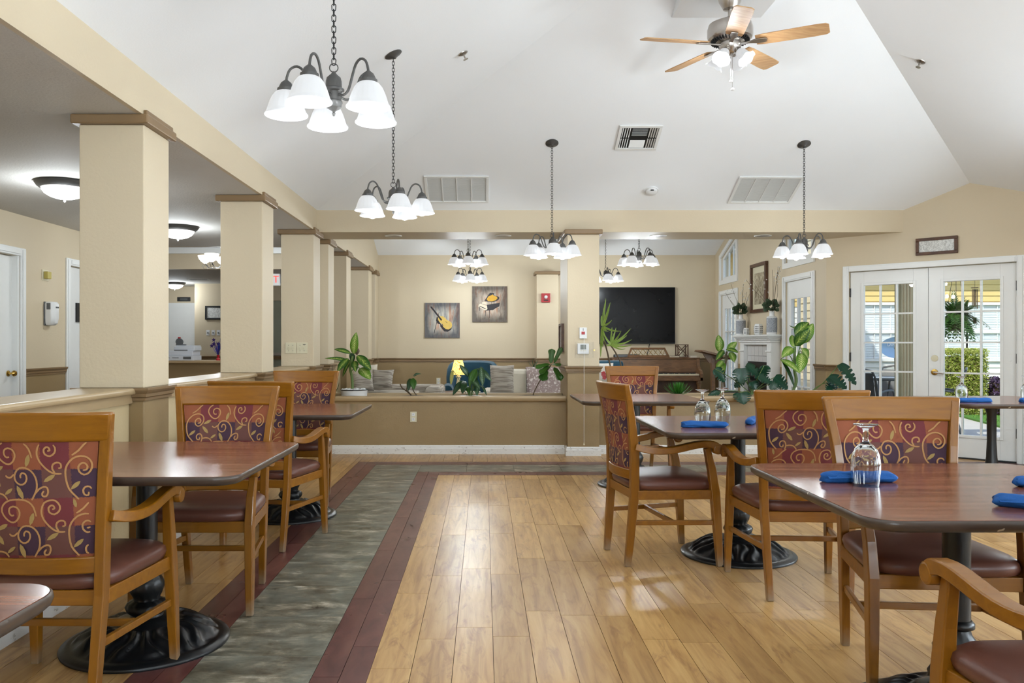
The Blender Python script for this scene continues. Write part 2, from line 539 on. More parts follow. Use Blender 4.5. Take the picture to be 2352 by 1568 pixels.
for p in ((-1.84, 14.25, LZ), (4.03, 14.25, LZ), (4.03, 9.6, LZ + LSL * 4.65), (-1.84, 9.6, LZ + LSL * 4.65)): mb.vert(p)
mb.face((0, 1, 2, 3))
struct(mb.build('ceiling_lounge', M['ceil']))

# ------------------------------------------------------------------ walls
def wall_x(name, x0, x1, y0, y1, z0, z1, holes, mat, z_split=None, mat2=None):
    """A wall along Y of thickness x0..x1, with rectangular holes (ya, yb, za, zb)."""
    mb = MB()
    ys = sorted({y0, y1, *[h[0] for h in holes], *[h[1] for h in holes]})
    zs = sorted({z0, z1, *[h[2] for h in holes], *[h[3] for h in holes], *([z_split] if z_split else [])})
    for ya, yb in zip(ys, ys[1:]):
        for za, zb in zip(zs, zs[1:]):
            if any(h[0] <= ya + 1e-6 and yb <= h[1] + 1e-6 and h[2] <= za + 1e-6 and zb <= h[3] + 1e-6 for h in holes): continue
            mb.box(x0, x1, ya, yb, za, zb, 1 if (z_split and zb <= z_split + 1e-6) else 0)
    return struct(mb.build(name, [mat, mat2 or mat]))
def wall_y(name, y0, y1, x0, x1, z0, z1, holes, mat, z_split=None, mat2=None):
    mb = MB()
    xs = sorted({x0, x1, *[h[0] for h in holes], *[h[1] for h in holes]})
    zs = sorted({z0, z1, *[h[2] for h in holes], *[h[3] for h in holes], *([z_split] if z_split else [])})
    for xa, xb in zip(xs, xs[1:]):
        for za, zb in zip(zs, zs[1:]):
            if any(h[0] <= xa + 1e-6 and xb <= h[1] + 1e-6 and h[2] <= za + 1e-6 and zb <= h[3] + 1e-6 for h in holes): continue
            mb.box(xa, xb, y0, y1, za, zb, 1 if (z_split and zb <= z_split + 1e-6) else 0)
    return struct(mb.build(name, [mat, mat2 or mat]))
RT, RB = 0.968, 0.900                                     # chair rail: top and bottom
wall_x('wall_right', 5.55, 5.70, -3.1, 8.11, 0, 2.72, [(y - 0.75, y + 0.75, 0.7, 2.4) for y in (-1.3, 1.1, 3.4, 5.7)], M['cream'], RB, M['tan'])
wall_y('wall_behind', -3.2, -3.05, -4.6, 5.7, 0, 4.6, [(x - 0.8, x + 0.8, 0.8, 2.4) for x in (0.2, 3.4)], M['cream'], RB, M['tan'])
wall_x('wall_left', -4.56, -4.44, -3.1, 9.30, 0, 2.45, [(6.98, 7.83, 0, 2.05), (8.76, 9.24, 0, 2.05)], M['cream'], RB, M['tan'])
wall_y('wall_lobby', 10.39, 10.45, -9.2, -2.0, 2.446, 2.86, [], M['cream'])
wall_y('wall_fascia', 13.50, 13.59, -9.2, -2.0, 2.446, 2.86, [], M['cream'])
wall_y('wall_reception', 16.7, 16.8, -5.80, -1.84, 0, 2.5, [(-4.6, -3.7, 0, 2.1)], M['cream'], RB, M['tan'])
wall_x('wall_recess', -5.90, -5.80, 16.7, 17.5, 0, 2.5, [], M['cream'], RB, M['tan'])
wall_y('wall_office', 17.5, 17.6, -9.2, -5.80, 0, 2.5, [], M['cream'], RB, M['tan'])
wall_x('wall_lobby_side', -9.3, -9.2, 9.3, 17.6, 0, 2.86, [], M['cream'], RB, M['tan'])
wall_y('wall_lobby_near', 9.3, 9.4, -9.3, -4.44, 0, 2.86, [], M['cream'], RB, M['tan'])
wall_y('wall_stair', 17.5, 17.6, -5.8, -1.84, 0, 2.5, [], M['tan'])
back = wall_y('wall_back', 14.25, 14.35, -2.2, 4.15, 0, 2.8, [], M['cream'], RB, M['tan'])
wall_x('wall_left_upper', -1.87, BL, -3.05, 14.25, 2.446, 2.70, [], M['cream'])
struct(MB().box(-2.19, -1.87, 10.39, 14.25, 2.446, 2.5).build('ceiling_arcade', M['hallceil']))
wall_x('wall_lounge_upper', -2.0, BL, 9.66, 14.25, 2.70, 4.5, [], M['cream'])
wall_x('wall_reception_side', -2.19, -2.0, 14.25, 17.5, 0, 2.5, [], M['cream'])
wall_x('wall_fireplace', 4.03, 4.15, 9.63, 14.35, 0, 4.5,
       [(10.02, 10.92, 0.04, 2.03), (13.03, 13.88, 0.04, 2.03), (10.02, 10.92, 2.28, 3.6), (13.03, 13.88, 2.28, 2.96)], M['cream'], RB, M['tan'])
struct(MB().prism([(13.03, 2.96), (13.88, 2.66), (13.88, 2.96)], 4.03, 4.15, 0, lambda a, b, h: (h, a, b)).build('wall_over_window', M['cream']))
# cross beam with the lounge wall above it
mb = MB().prism([(BL, 9.03), (4.63, 9.03), (4.03, 9.63), (4.03, 9.656), (BL, 9.656)], 2.443, 4.45)
beam = struct(mb.build('beam', M['cream']), 'cream cross beam between dining room and lounge')
# the wall with the glazed double doors stands at 45 degrees
DA, DD = Vector((4.03, 9.63)), Vector((0.70711, -0.70711))
def dw(s, out, z):                                        # along the wall, outwards, up
    return (DA.x + DD.x * s + 0.70711 * out, DA.y + DD.y * s + 0.70711 * out, z)
mb = MB()
def dbox(mb, s0, s1, o0, o1, z0, z1, mat=0):
    mb.prism([(s0, o0), (s1, o0), (s1, o1), (s0, o1)], z0, z1, mat, dw)
D0, D1, DM = 0.262, 1.922, 1.092                          # door opening and seam
for s0, s1, z0, z1, m_ in ((0, D0, 0, RB, 1), (0, D0, RB, 3.3, 0), (D1, 2.15, 0, RB, 1), (D1, 2.15, RB, 3.3, 0), (D0, D1, 2.04, 3.3, 0)):
    dbox(mb, s0, s1, 0, 0.12, z0, z1, m_)
wall_door = struct(mb.build('wall_doors', [M['cream'], M['tan']]))

# chair rails, baseboards and door casings
def rail_prof():
    return [(0, RB), (0.012, RB), (0.012, RB + 0.014), (0.02, RB + 0.02), (0.02, RB + 0.036), (0.028, RB + 0.046), (0.034, RT - 0.012), (0.034, RT), (0, RT)]
def rail_y(name, x, y0, y1, sgn, mat=None):
    mb = MB().prism(rail_prof(), y0, y1, 0, lambda a, b, h: (x + sgn * a, h, b))
    return struct(mb.build(name, mat or M['taupe']))
def rail_x(name, y, x0, x1, sgn=-1, mat=None):
    mb = MB().prism(rail_prof(), x0, x1, 0, lambda a, b, h: (h, y + sgn * a, b))
    return struct(mb.build(name, mat or M['taupe']))
rail_y('trim_1', -4.44, 7.91, 8.68, 1)
rail_x('trim_2', 14.25, -1.84, 4.03)
rail_y('trim_3', 4.03, 9.63, 9.94, -1)
rail_y('trim_4', 4.03, 13.97, 14.25, -1)
for k_, (a_, b_) in enumerate(((-3.05, -2.13), (-0.47, 0.27), (1.93, 2.57), (4.23, 4.87), (6.53, 8.11))): rail_y('trim_%d' % (8 + k_), 5.55, a_, b_, -1)
rail_x('trim_6', 16.7, -5.8, -1.84)
mb = MB().prism(rail_prof(), 0, 0.19, 0, lambda a, b, h: dw(h, -a, b))
struct(mb.build('trim_5', M['taupe']))
BP = [(0, 0), (0.018, 0), (0.018, 0.062), (0.012, 0.072), (0.012, 0.086), (0.004, 0.098), (0, 0.098)]
def base_y(name, x, y0, y1, sgn):
    return struct(MB().prism(BP, y0, y1, 0, lambda a, b, h: (x + sgn * a, h, b)).build(name, M['basewhite']))
def base_x(name, y, x0, x1, sgn=-1):
    return struct(MB().prism(BP, x0, x1, 0, lambda a, b, h: (h, y + sgn * a, b)).build(name, M['basewhite']))
base_y('baseboard_right', 5.55, -3.05, 8.11, -1)
base_x('baseboard_planter', 9.0, -1.84, 0.887)
base_x('baseboard_planter_right', 9.0, 1.268, 3.75)
base_y('baseboard_left', -1.92, -3.0, 4.43, 1)
base_y('baseboard_left_far', -1.92, 4.79, 6.80, 1)
struct(MB().prism(BP, 0, 0.19, 0, lambda a, b, h: dw(h, -a, b)).build('baseboard_doors', M['basewhite']))

# ------------------------------------------------------------------ pillars on the left, half walls between them
def pillar(x0, x1, y0, y1, label, base_ring=True, rz=0, cap2=True, baseboard=False):
    p = sempty('pillar', label)
    MB().box(x0, x1, y0, y1, RT, 2.394).build('shaft', M['cream'], p, bevel=0.006)
    MB().box(x0, x1, y0, y1, 0, RB).build('plinth', M['tan'], p, bevel=0.006)
    mb = MB()
    pr = rail_prof()
    ring = lambda o: [(x0 - o, y0 - o), (x1 + o, y0 - o), (x1 + o, y1 + o), (x0 - o, y1 + o)]
    mb.rings([[(a, b, z) for a, b in ring(o)] for o, z in pr[1:-1]], mat=0)
    mb.build('chair_rail', M['taupe'], p)
    c = 0.034
    MB().box(x0 - c, x1 + c, y0 - c, y1 + c, 2.394, 2.4455).build('cap', M['taupe'], p, bevel=0.008)
    if cap2:
        MB().box(BL, BL + 0.022, y0 - 0.01, y1 + 0.01, 2.4465, 2.472).build('cap_fillet', M['taupe'], p, bevel=0.005)
    if baseboard:
        mb = MB()
        mb.rings([[(a, b, z) for a, b in ring(o)] for o, z in BP[1:-1]])
        mb.build('skirting', M['basewhite'], p)
    return p
PX0 = BL - 0.352
PY = [(4.434, 4.786), (6.81, 7.165), (8.85, 9.21), (9.70, 10.06), (10.98, 11.33), (13.10, 13.45), (13.90, 14.24)]
lab = ['nearest cream pillar with brown cap, beside the half wall', 'second cream pillar with brown cap along the half wall', 'cream pillar with two switch plates beside the planter wall',
       'narrow cream pillar just behind the switch-plate pillar', 'cream lounge pillar behind the potted plant', 'cream pillar near the far lounge wall', 'pilaster in the far corner of the lounge']
for (a, b), l in zip(PY, lab):
    pillar(PX0, BL, a, b, l)
RP = pillar(0.905, 1.25, 8.85, 9.66, 'cream pillar with thermostat and pull cord between the planters', cap2=False, baseboard=True)
MB().box(0.92, 1.235, 9.005, 9.03, 2.4465, 2.472).build('cap_fillet', M['taupe'], RP, bevel=0.005)
pillar(0.90, 1.27, 13.90, 14.24, 'pilaster with a red fire alarm on the lounge back wall', cap2=False)
M['halfpanel'] = paint('half_wall_paint', (206, 186, 146), 0.5, 0.03, 2, 0.25, 60)
def half_wall(y0, y1, n):
    h = sempty('wall_half_%d' % n)
    MB().box(-2.13, -1.92, y0, y1, 0, 0.92).build('panel', M['halfpanel'], h)
    MB().box(-2.16, -1.90, y0, y1, 0.885, 0.932).build('apron', M['captan'], h)
    MB().box(-2.18, -1.875, y0, y1, 0.932, RT).build('ledge', M['captan'], h, bevel=0.014, seg=3)
half_wall(-3.0, 4.43, 1); half_wall(4.79, 6.805, 2); half_wall(7.17, 8.845, 3); half_wall(10.065, 10.975, 4); half_wall(11.335, 13.095, 5)

# planter walls
def planter(x0, x1, n, holes, end=False):
    p = sempty('wall_planter_%d' % n, 'low tan planter wall along the edge of the lounge')
    MB().box(x0, x1, 9.0, 9.06, 0, 0.60).build('front_panel', M['tan'], p)
    MB().box(x0, x1, 9.42, 9.48, 0, 0.60).build('back_panel', M['tan'], p)
    MB().prism([(8.97, 0.585), (9.0, 0.57), (9.07, 0.57), (9.07, 0.636), (8.97, 0.636), (8.96, 0.615)], x0, x1, 0, lambda a, b, h: (h, a, b)).build('front_ledge', M['captan'], p, bevel=0.006)
    MB().box(x0, x1, 9.41, 9.50, 0.59, 0.645).build('back_ledge', M['captan'], p, bevel=0.008)
    MB().box(x0, x1, 9.07, 9.41, 0.59, 0.612).build('shelf', M['captan'], p)
    for hx in holes:
        MB().lathe([(0.001, 0.614), (0.118, 0.614), (0.135, 0.622), (0.14, 0.622), (0.14, 0.6125)], 28, (hx, 9.24, 0)).build('sunken_pot', M['black'], p, 30)
    if end:
        MB().box(x1 - 0.06, x1, 9.0, 9.48, 0, 0.6).build('end_panel', M['tan'], p)
planter(BL, 0.905, 1, (-0.80, -0.15, 0.52))
planter(1.25, 3.75, 2, (1.55, 2.19, 2.75, 3.46), True)
# ------------------------------------------------------------------ doors and windows
def casing_y(parent, y0, y1, z1, x, sgn, w=0.075, d=0.022, z0=0, sill=False):
    """Casing around an opening in a wall along Y (x is the wall face, sgn points into the room)."""
    for k, (ya, yb, za, zb) in enumerate(((y0 - w, y0, z0, z1 + w), (y1, y1 + w, z0, z1 + w), (y0, y1, z1, z1 + w)) + (((y0 - w, y1 + w, z0 - w, z0),) if sill else ())):
        MB().box(min(x, x + sgn * d), max(x, x + sgn * d), ya, yb, za, zb).build('casing', M['white'], parent, bevel=0.005)
        if min(yb - ya, zb - za) > 0.03:
            q = 0.015
            MB().box(min(x + sgn * d, x + sgn * (d + 0.01)), max(x + sgn * d, x + sgn * (d + 0.01)), ya + q, yb - q, za + (q if zb - za < 0.2 else 0), zb - q).build('casing_bead', M['white'], parent, bevel=0.004)

# hall doors on the left wall
d1 = sempty('door_1', 'white panel door at the hall edge, brass lever')
casing_y(d1, 6.98, 7.83, 2.05, -4.44, 1)
MB().box(-4.54, -4.50, 6.985, 7.825, 0.01, 2.045).build('leaf', M['white'], d1, bevel=0.003)
MB().box(-4.56, -4.441, 7.80, 7.83, 0, 2.05).build('jamb', M['white'], d1)
k = MB().lathe([(0.001, 0), (0.028, 0), (0.028, 0.008), (0.012, 0.012), (0.010, 0.04), (0.024, 0.046), (0.03, 0.06), (0.022, 0.076), (0.001, 0.078)], 16)
k.xf(Matrix.Translation((-4.50, 7.74, 0.93)) @ Matrix.Rotation(R(90), 4, 'Y')).build('knob', M['brass'], d1, 30)
d2 = sempty('door_2', 'white hall door half hidden by the nearest pillar')
casing_y(d2, 8.76, 9.22, 2.05, -4.44, 1)
MB().box(-4.52, -4.48, 8.765, 9.215, 0.01, 2.045).build('leaf', M['white'], d2)
o = MB().box(-4.48, -4.46, 8.98, 9.10, 1.45, 1.66).build('room_sign', M['black'], d2)

# glazed double doors
frd = sempty('door_3', 'white glazed double doors to the patio')
mb = MB()
for s0, s1, z0, z1 in ((D0 - 0.065, D0 + 0.0, 0, 2.105), (D1, D1 + 0.065, 0, 2.105), (D0, D1, 2.04, 2.105)):
    m2 = MB(); dbox(m2, s0, s1, -0.022, 0.0, z0, z1); m2.build('casing', M['white'], frd, bevel=0.005)
    m2 = MB(); dbox(m2, s0 + 0.012, s1 - 0.012, -0.032, -0.022, z0, z1 - 0.014); m2.build('casing_bead', M['white'], frd, bevel=0.004)
m2 = MB(); dbox(m2, D0, D1, 0.0, 0.12, -0.004, 0.012); m2.build('threshold', M['black'], frd)
def glazed_leaf(s0, s1, name, knob=None, hinge=None):
    lf = bpy.data.objects.new(name, None); COL.objects.link(lf); lf.parent = frd
    st, zb, zt = 0.15, 0.25, 1.875
    o0, o1 = 0.03, 0.072
    def part(nm, mat, *a, bevel=0.0):
        q = MB(); dbox(q, *a); return q.build(nm, mat, lf, bevel=bevel)
    part('stile', M['white'], s0, s0 + st, o0, o1, 0.014, 2.034, bevel=0.003)
    part('stile', M['white'], s1 - st, s1, o0, o1, 0.014, 2.034, bevel=0.003)
    part('bottom_rail', M['white'], s0 + st, s1 - st, o0, o1, 0.014, zb)
    part('top_rail', M['white'], s0 + st, s1 - st, o0, o1, zt, 2.034)
    g0, g1 = s0 + st, s1 - st
    q = MB()
    for a in ((g0 - 0.03, g0, zb - 0.03, zt + 0.03), (g1, g1 + 0.03, zb - 0.03, zt + 0.03), (g0, g1, zb - 0.03, zb), (g0, g1, zt, zt + 0.03)):
        dbox(q, a[0], a[1], o0 - 0.01, o0, a[2], a[3])
    q.build('glazing_bead', M['white'], lf, bevel=0.004)
    cw, rh = (g1 - g0) / 3, (zt - zb) / 5
    for i in range(1, 3): part('muntin', M['white'], g0 + cw * i - 0.009, g0 + cw * i + 0.009, o0 + 0.005, o1 - 0.005, zb, zt)
    for j in range(1, 5): part('muntin', M['white'], g0, g1, o0 + 0.006, o1 - 0.006, zb + rh * j - 0.009, zb + rh * j + 0.009)
    for i in range(3):
        for j in range(5):
            part('pane', M['pane'], g0 + cw * i + 0.009, g0 + cw * (i + 1) - 0.009, 0.049, 0.052, zb + rh * j + 0.009, zb + rh * (j + 1) - 0.009)
    return lf
glazed_leaf(D0 + 0.005, DM - 0.002, 'left_leaf')
rl = glazed_leaf(DM + 0.002, D1 - 0.005, 'right_leaf')
for z in (0.30, 1.06, 1.80):
    q = MB(); dbox(q, D0 - 0.006, D0 + 0.012, 0.012, 0.034, z - 0.05, z + 0.05); q.build('hinge', M['black'], frd)
    q = MB(); dbox(q, D1 - 0.012, D1 + 0.006, 0.012, 0.034, z - 0.05, z + 0.05); q.build('hinge', M['black'], frd)
def on_door(mb, s, z):                                    # turn a lathe along +Z to stand out from the door
    c = Vector(dw(s, 0.03, z))
    return mb.xf(Matrix.Translation(c) @ Vector((-0.70711, -0.70711, 0)).to_track_quat('Z', 'Y').to_matrix().to_4x4())
on_door(MB().lathe([(0.001, 0), (0.036, 0), (0.034, 0.006), (0.001, 0.008)], 20), DM + 0.062, 1.055).build('deadbolt_plate', M['ivory'], frd, 30)
on_door(MB().lathe([(0.001, 0), (0.034, 0), (0.032, 0.01), (0.014, 0.014), (0.012, 0.05), (0.001, 0.05)], 20), DM + 0.062, 0.905).build('lever_rose', M['brass'], frd, 30)
q = MB().tube([dw(DM + 0.062, -0.015, 0.905), dw(DM + 0.10, -0.022, 0.903), dw(DM + 0.165, -0.018, 0.893)], 0.009, 8)
q.build('lever', M['nickel'], frd, 40)

# glazed doors and sloped windows of the lounge wall
def lounge_door(n, y0, y1, label):
    w = sempty('window_%d' % n, label)
    casing_y(w, y0, y1, 2.03, 4.03, -1)
    X0, X1, st = 4.05, 4.09, 0.14
    zb, zt = 0.28, 1.80
    g0, g1 = y0 + st, y1 - st
    for ya, yb, za, zb_, nm in ((y0, g0, 0.04, 2.03, 'stile'), (g1, y1, 0.04, 2.03, 'stile'), (g0, g1, 0.04, zb, 'bottom_rail'), (g0, g1, zt, 2.03, 'top_rail')):
        MB().box(X0, X1, ya, yb, za, zb_).build(nm, M['white'], w)
    cw, rh = (g1 - g0) / 3, (zt - zb) / 4
    for i in range(1, 3): MB().box(X0, X1, g0 + cw * i - 0.01, g0 + cw * i + 0.01, zb, zt).build('muntin', M['white'], w)
    for j in range(1, 4): MB().box(X0, X1, g0, g1, zb + rh * j - 0.01, zb + rh * j + 0.01).build('muntin', M['white'], w)
    for i in range(3):
        for j in range(4):
            MB().box(4.068, 4.071, g0 + cw * i + 0.01, g0 + cw * (i + 1) - 0.01, zb + rh * j + 0.01, zb + rh * (j + 1) - 0.01).build('pane', M['pane'], w)
lounge_door(1, 10.02, 10.92, 'white glazed patio door nearer side of the fireplace')
lounge_door(2, 13.03, 13.88, 'white glazed patio door on the far side of the fireplace')
def top_window(n, y0, y1, zf, zn, label):
    """Window whose head slopes from zf (at y1, far) up to zn (at y0, near)."""
    w = sempty('window_%d' % n, label)
    zb = 2.28
    q = 0.07
    sl = (zn - zf) / (y1 - y0)
    for nm, poly in (('casing', [(y0 - q, zb - q), (y1 + q, zb - q), (y1 + q, zb), (y0 - q, zb)]), ('casing', [(y1, zb), (y1 + q, zb), (y1 + q, zf - sl * q + q), (y1, zf + q)]),
                     ('casing', [(y0 - q, zb), (y0, zb), (y0, zn + q), (y0 - q, zn + sl * q + q)]), ('casing', [(y0, zn), (y1, zf), (y1, zf + q), (y0, zn + q)])):
        MB().prism(poly, 4.006, 4.03, 0, lambda a, b, h: (h, a, b)).build(nm, M['white'], w)
    for nm, poly in (('sash', [(y0, zb), (y1, zb), (y1, zb + 0.05), (y0, zb + 0.05)]), ('sash', [(y1 - 0.05, zb + .05), (y1, zb + .05), (y1, zf), (y1 - 0.05, zf + sl * 0.05)]),
                     ('sash', [(y0, zb + .05), (y0 + 0.05, zb + .05), (y0 + 0.05, zn - sl * 0.05), (y0, zn)]), ('sash', [(y0 + .05, zn - 0.05 - sl * .05), (y1 - .05, zf - 0.05 + sl * .05), (y1 - .05, zf + sl * .05), (y0 + .05, zn - sl * .05)])):
        MB().prism(poly, 4.05, 4.09, 0, lambda a, b, h: (h, a, b)).build(nm, M['white'], w)
    for f in (0.38, 0.66):
        y = y1 + (y0 - y1) * f
        MB().prism([(y - 0.008, zb + .05), (y + 0.008, zb + .05), (y + 0.008, zf + sl * (y1 - y) - 0.05), (y - 0.008, zf + sl * (y1 - y) - 0.05)], 4.055, 4.085, 0, lambda a, b, h: (h, a, b)).build('muntin', M['white'], w)
    MB().prism([(y0 + .05, zb + .05), (y1 - .05, zb + .05), (y1 - .05, zf - 0.04 + sl * .05), (y0 + .05, zn - 0.05 - sl * .05)], 4.068, 4.071, 0, lambda a, b, h: (h, a, b)).build('pane', M['pane'], w)
top_window(3, 13.03, 13.88, 2.66, 2.96, 'sloped-top window above the far patio door')
top_window(4, 10.02, 10.92, 3.28, 3.58, 'sloped-top window above the nearer patio door')

# unseen windows that light the dining room from the right and from behind the camera
def plain_window_x(n, y):
    w = sempty('window_%d' % n, 'tall dining room window in the right wall')
    casing_y(w, y - 0.75, y + 0.75, 2.4, 5.55, -1, z0=0.7, sill=True)
    MB().box(5.60, 5.64, y - 0.02, y + 0.02, 0.7, 2.4).build('muntin', M['white'], w)
    MB().box(5.60, 5.64, y - 0.75, y + 0.75, 1.53, 1.57).build('muntin', M['white'], w)
for i, y in enumerate((-1.3, 1.1, 3.4, 5.7)): plain_window_x(5 + i, y)

# ------------------------------------------------------------------ ceiling fittings on the vault
NRM_F = Vector((0, -SL, -1)).normalized()                # far plane of the vault, pointing down into the room
def vault_frame(x, y, rz=0):
    """Matrix at a point of the far ceiling plane: local X along the room's width, local Y up the slope, local -Z into the room."""
    ex = Vector((1, 0, 0)); ez = -NRM_F; ey = ez.cross(ex)
    m = Matrix((ex, ey, ez)).transposed().to_4x4()
    return Matrix.Translation((x, y, ceil_z(x, y))) @ m
def vent(x0, x1, ya, yb, name, label, kind):
    xm, ym = (x0 + x1) / 2, (ya + yb) / 2
    w, h = (x1 - x0) / 2, abs(yb - ya) / 2 * math.hypot(1, SL)
    e = thing(name, label, 'vent')
    e.matrix_world = vault_frame(xm, ym)
    f = 0.03
    mb = MB()
    for a in ((-w, w, -h, -h + f), (-w, w, h - f, h), (-w, -w + f, -h + f, h - f), (w - f, w, -h + f, h - f)):
        mb.box(a[0], a[1], a[2], a[3], -0.014, -0.001)
    mb.build('frame', M['white'], e, bevel=0.003)
    if kind == 'return':
        MB().box(-w + f, w - f, -h + f, h - f, -0.002, -0.001).build('backing', M['white'], e)
        for k in range(1, 4):
            x = -w + f + (2 * w - 2 * f) * k / 4
            MB().box(x - 0.006, x + 0.006, -h + f, h - f, -0.012, -0.002).build('divider', M['white'], e)
        n = 26
        me = MB().box(-w + f, w - f, -0.0075, 0.0075, -0.0006, 0.0006).mesh('louver', M['white'])
        for k in range(n):
            y = -h + f + (2 * h - 2 * f) * (k + 0.5) / n
            link('louver', me, e, loc=(0, y, -0.006), rot=(R(14), 0, 0))
    else:
        MB().box(-w + f, w - f, -h + f, h - f, -0.002, -0.001).build('backing', M['black'], e)
        iw, ih = w - f, h - f
        c = iw * 0.42
        mh = MB().box(-c, c, -0.006, 0.006, -0.001, 0.001).mesh('louver', M['white'])
        mv = MB().box(-0.006, 0.006, -ih * 0.46, ih * 0.46, -0.001, 0.001).mesh('louver', M['white'])
        for k in range(7):
            link('louver', mh, e, loc=(0, 0.03 + (ih - 0.04) * (k + .5) / 7, -0.008), rot=(R(-42), 0, 0))
            link('louver', mh, e, loc=(0, -0.03 - (ih - 0.04) * (k + .5) / 7, -0.008), rot=(R(42), 0, 0))
        for sx in (-1, 1):
            for k in range(4):
                for sy in (-1, 1):
                    link('louver', mv, e, loc=(sx * (c + 0.012 + (iw - c - 0.012) * (k + .5) / 4), sy * ih * 0.52, -0.008), rot=(0, R(40 * sx), 0))
    return e
vent(1.286, 1.694, 7.726, 8.06, 'ceiling_register', 'square white supply register with dark louvers on the vaulted ceiling', 'supply')
vent(-0.62, 0.054, 8.45, 8.89, 'return_grille', 'white return grille on the vaulted ceiling behind a chandelier chain', 'return')
vent(2.645, 3.32, 8.46, 8.90, 'return_grille', 'white return grille on the vaulted ceiling beside the smoke detector', 'return')
e = thing('smoke_detector', 'round white smoke detector on the vaulted ceiling', 'detector')
e.matrix_world = vault_frame(1.78, 8.688)
MB().lathe([(0.001, 0), (0.072, 0), (0.072, -0.012), (0.001, -0.012)], 28).build('base_plate', M['plastic'], e, 30)
MB().lathe([(0.06, -0.012), (0.056, -0.034), (0.03, -0.046), (0.001, -0.048)], 28, cap=False).build('body', M['plastic'], e, 50)
MB().box(-0.02, 0.012, -0.058, -0.046, -0.038, -0.03).build('sensor_slot', M['black'], e)
def sprinkler(px, py, M_, label):
    e = thing('sprinkler', label, 'sprinkler')
    e.matrix_world = M_
    MB().lathe([(0.001, 0), (0.04, 0), (0.038, -0.006), (0.018, -0.016), (0.001, -0.016)], 20).build('escutcheon', M['nickel'], e, 30)
    MB().tube([(0, 0, -0.015), (0, 0, -0.05)], 0.006, 8).tube([(0.012, 0, -0.016), (0.016, 0, -0.035), (0, 0, -0.052)], 0.003, 6).tube([(-0.012, 0, -0.016), (-0.016, 0, -0.035), (0, 0, -0.052)], 0.003, 6).build('frame', M['nickel'], e, 40)
    MB().lathe([(0.001, -0.05), (0.02, -0.05), (0.02, -0.053), (0.001, -0.053)], 16).build('deflector', M['nickel'], e)
yy = 5.563 / ((791 - 197) / 1880 + 0.452)
lm = Matrix.Translation((-0.16, 6.3, ceil_z(-0.16, 6.3))) @ Vector((SL, 0, -1)).normalized().to_track_quat('-Z', 'Y').to_matrix().to_4x4()
sprinkler(0, 0, lm, 'small chrome sprinkler head on the left slope of the vaulted ceiling')
lm = Matrix.Translation((3.63, 6.8, ceil_z(3.63, 6.8))) @ Vector((-SL, 0, -1)).normalized().to_track_quat('-Z', 'Y').to_matrix().to_4x4()
sprinkler(0, 0, lm, 'small chrome sprinkler head on the right slope of the vaulted ceiling')
sprinkler(0, 0, Matrix.Translation((-3.3, 7.9, 2.446)), 'sprinkler head on the hall ceiling beside the nearest pillar')
for x, l in ((-1.03, 'recessed downlight in the cross beam nearest the left pillars'), (0.218, 'recessed downlight in the cross beam above the planter'), (1.99, 'recessed downlight in the cross beam above the television'), (3.18, 'recessed downlight in the cross beam nearest the patio doors')):
    e = thing('downlight', l, 'downlight', (x, 9.33, 2.443))
    MB().lathe([(0.07, 0.0), (0.097, -0.001), (0.095, -0.006), (0.07, -0.004)], 28, cap=False).build('trim_ring', M['white'], e, 40)
    MB().lathe([(0.07, -0.003), (0.045, -0.001), (0.001, -0.001)], 24, cap=False).build('reflector', M['nickel'], e, 40)

# flat box under the ridge that carries the fan
mb = MB()
fx0, fx1, fy0, fy1, fz = 1.50, 2.21, 5.55, 6.53, 3.81
mb.box(fx0, fx1, fy0, fy1, fz, 4.35)
struct(mb.build('ceiling_fan_box', M['ceil']))
# ------------------------------------------------------------------ dining chairs
def lerp(a, b, t): return a + (b - a) * t
def interp(tab, z):
    for (z0, *a), (z1, *b) in zip(tab, tab[1:]):
        if z <= z1 or (z1, *b) == tab[-1]:
            t = (z - z0) / (z1 - z0)
            return [lerp(p, q, t) for p, q in zip(a, b)]
REAR = [(0.0, 0.183, -0.247), (0.12, 0.188, -0.236), (0.40, 0.200, -0.214), (0.62, 0.206, -0.216), (0.80, 0.222, -0.238), (0.99, 0.250, -0.276)]   # height, half width, depth of the back posts
FRONT = [(0.0, 0.262, 0.247), (0.22, 0.258, 0.234), (0.40, 0.254, 0.222), (0.52, 0.256, 0.204), (0.645, 0.262, 0.172)]
def back_y(x, z, c=0.034):
    hw, y = interp(REAR, z)
    return y - c * max(0.0, 1 - (x / hw) ** 2)
def slab(z0, z1, y0, y1, hw_in, nx=10, nz=2, front=True):
    """A curved board between the back posts: z range, thickness offsets, side inset."""
    mb = MB()
    rs = []
    for i in range(nx + 1):
        f = -1 + 2 * i / nx
        ring = []
        for (zz, yy) in ((z0, y0), (z0, y1), (z1, y1), (z1, y0)):
            hw = interp(REAR, zz)[0] + hw_in
            x = f * hw
            ring.append((x, back_y(min(max(x, -0.3), 0.3), zz) + yy, zz))
        rs.append(ring)
    return mb.rings(rs)
UNIT = 0.000207
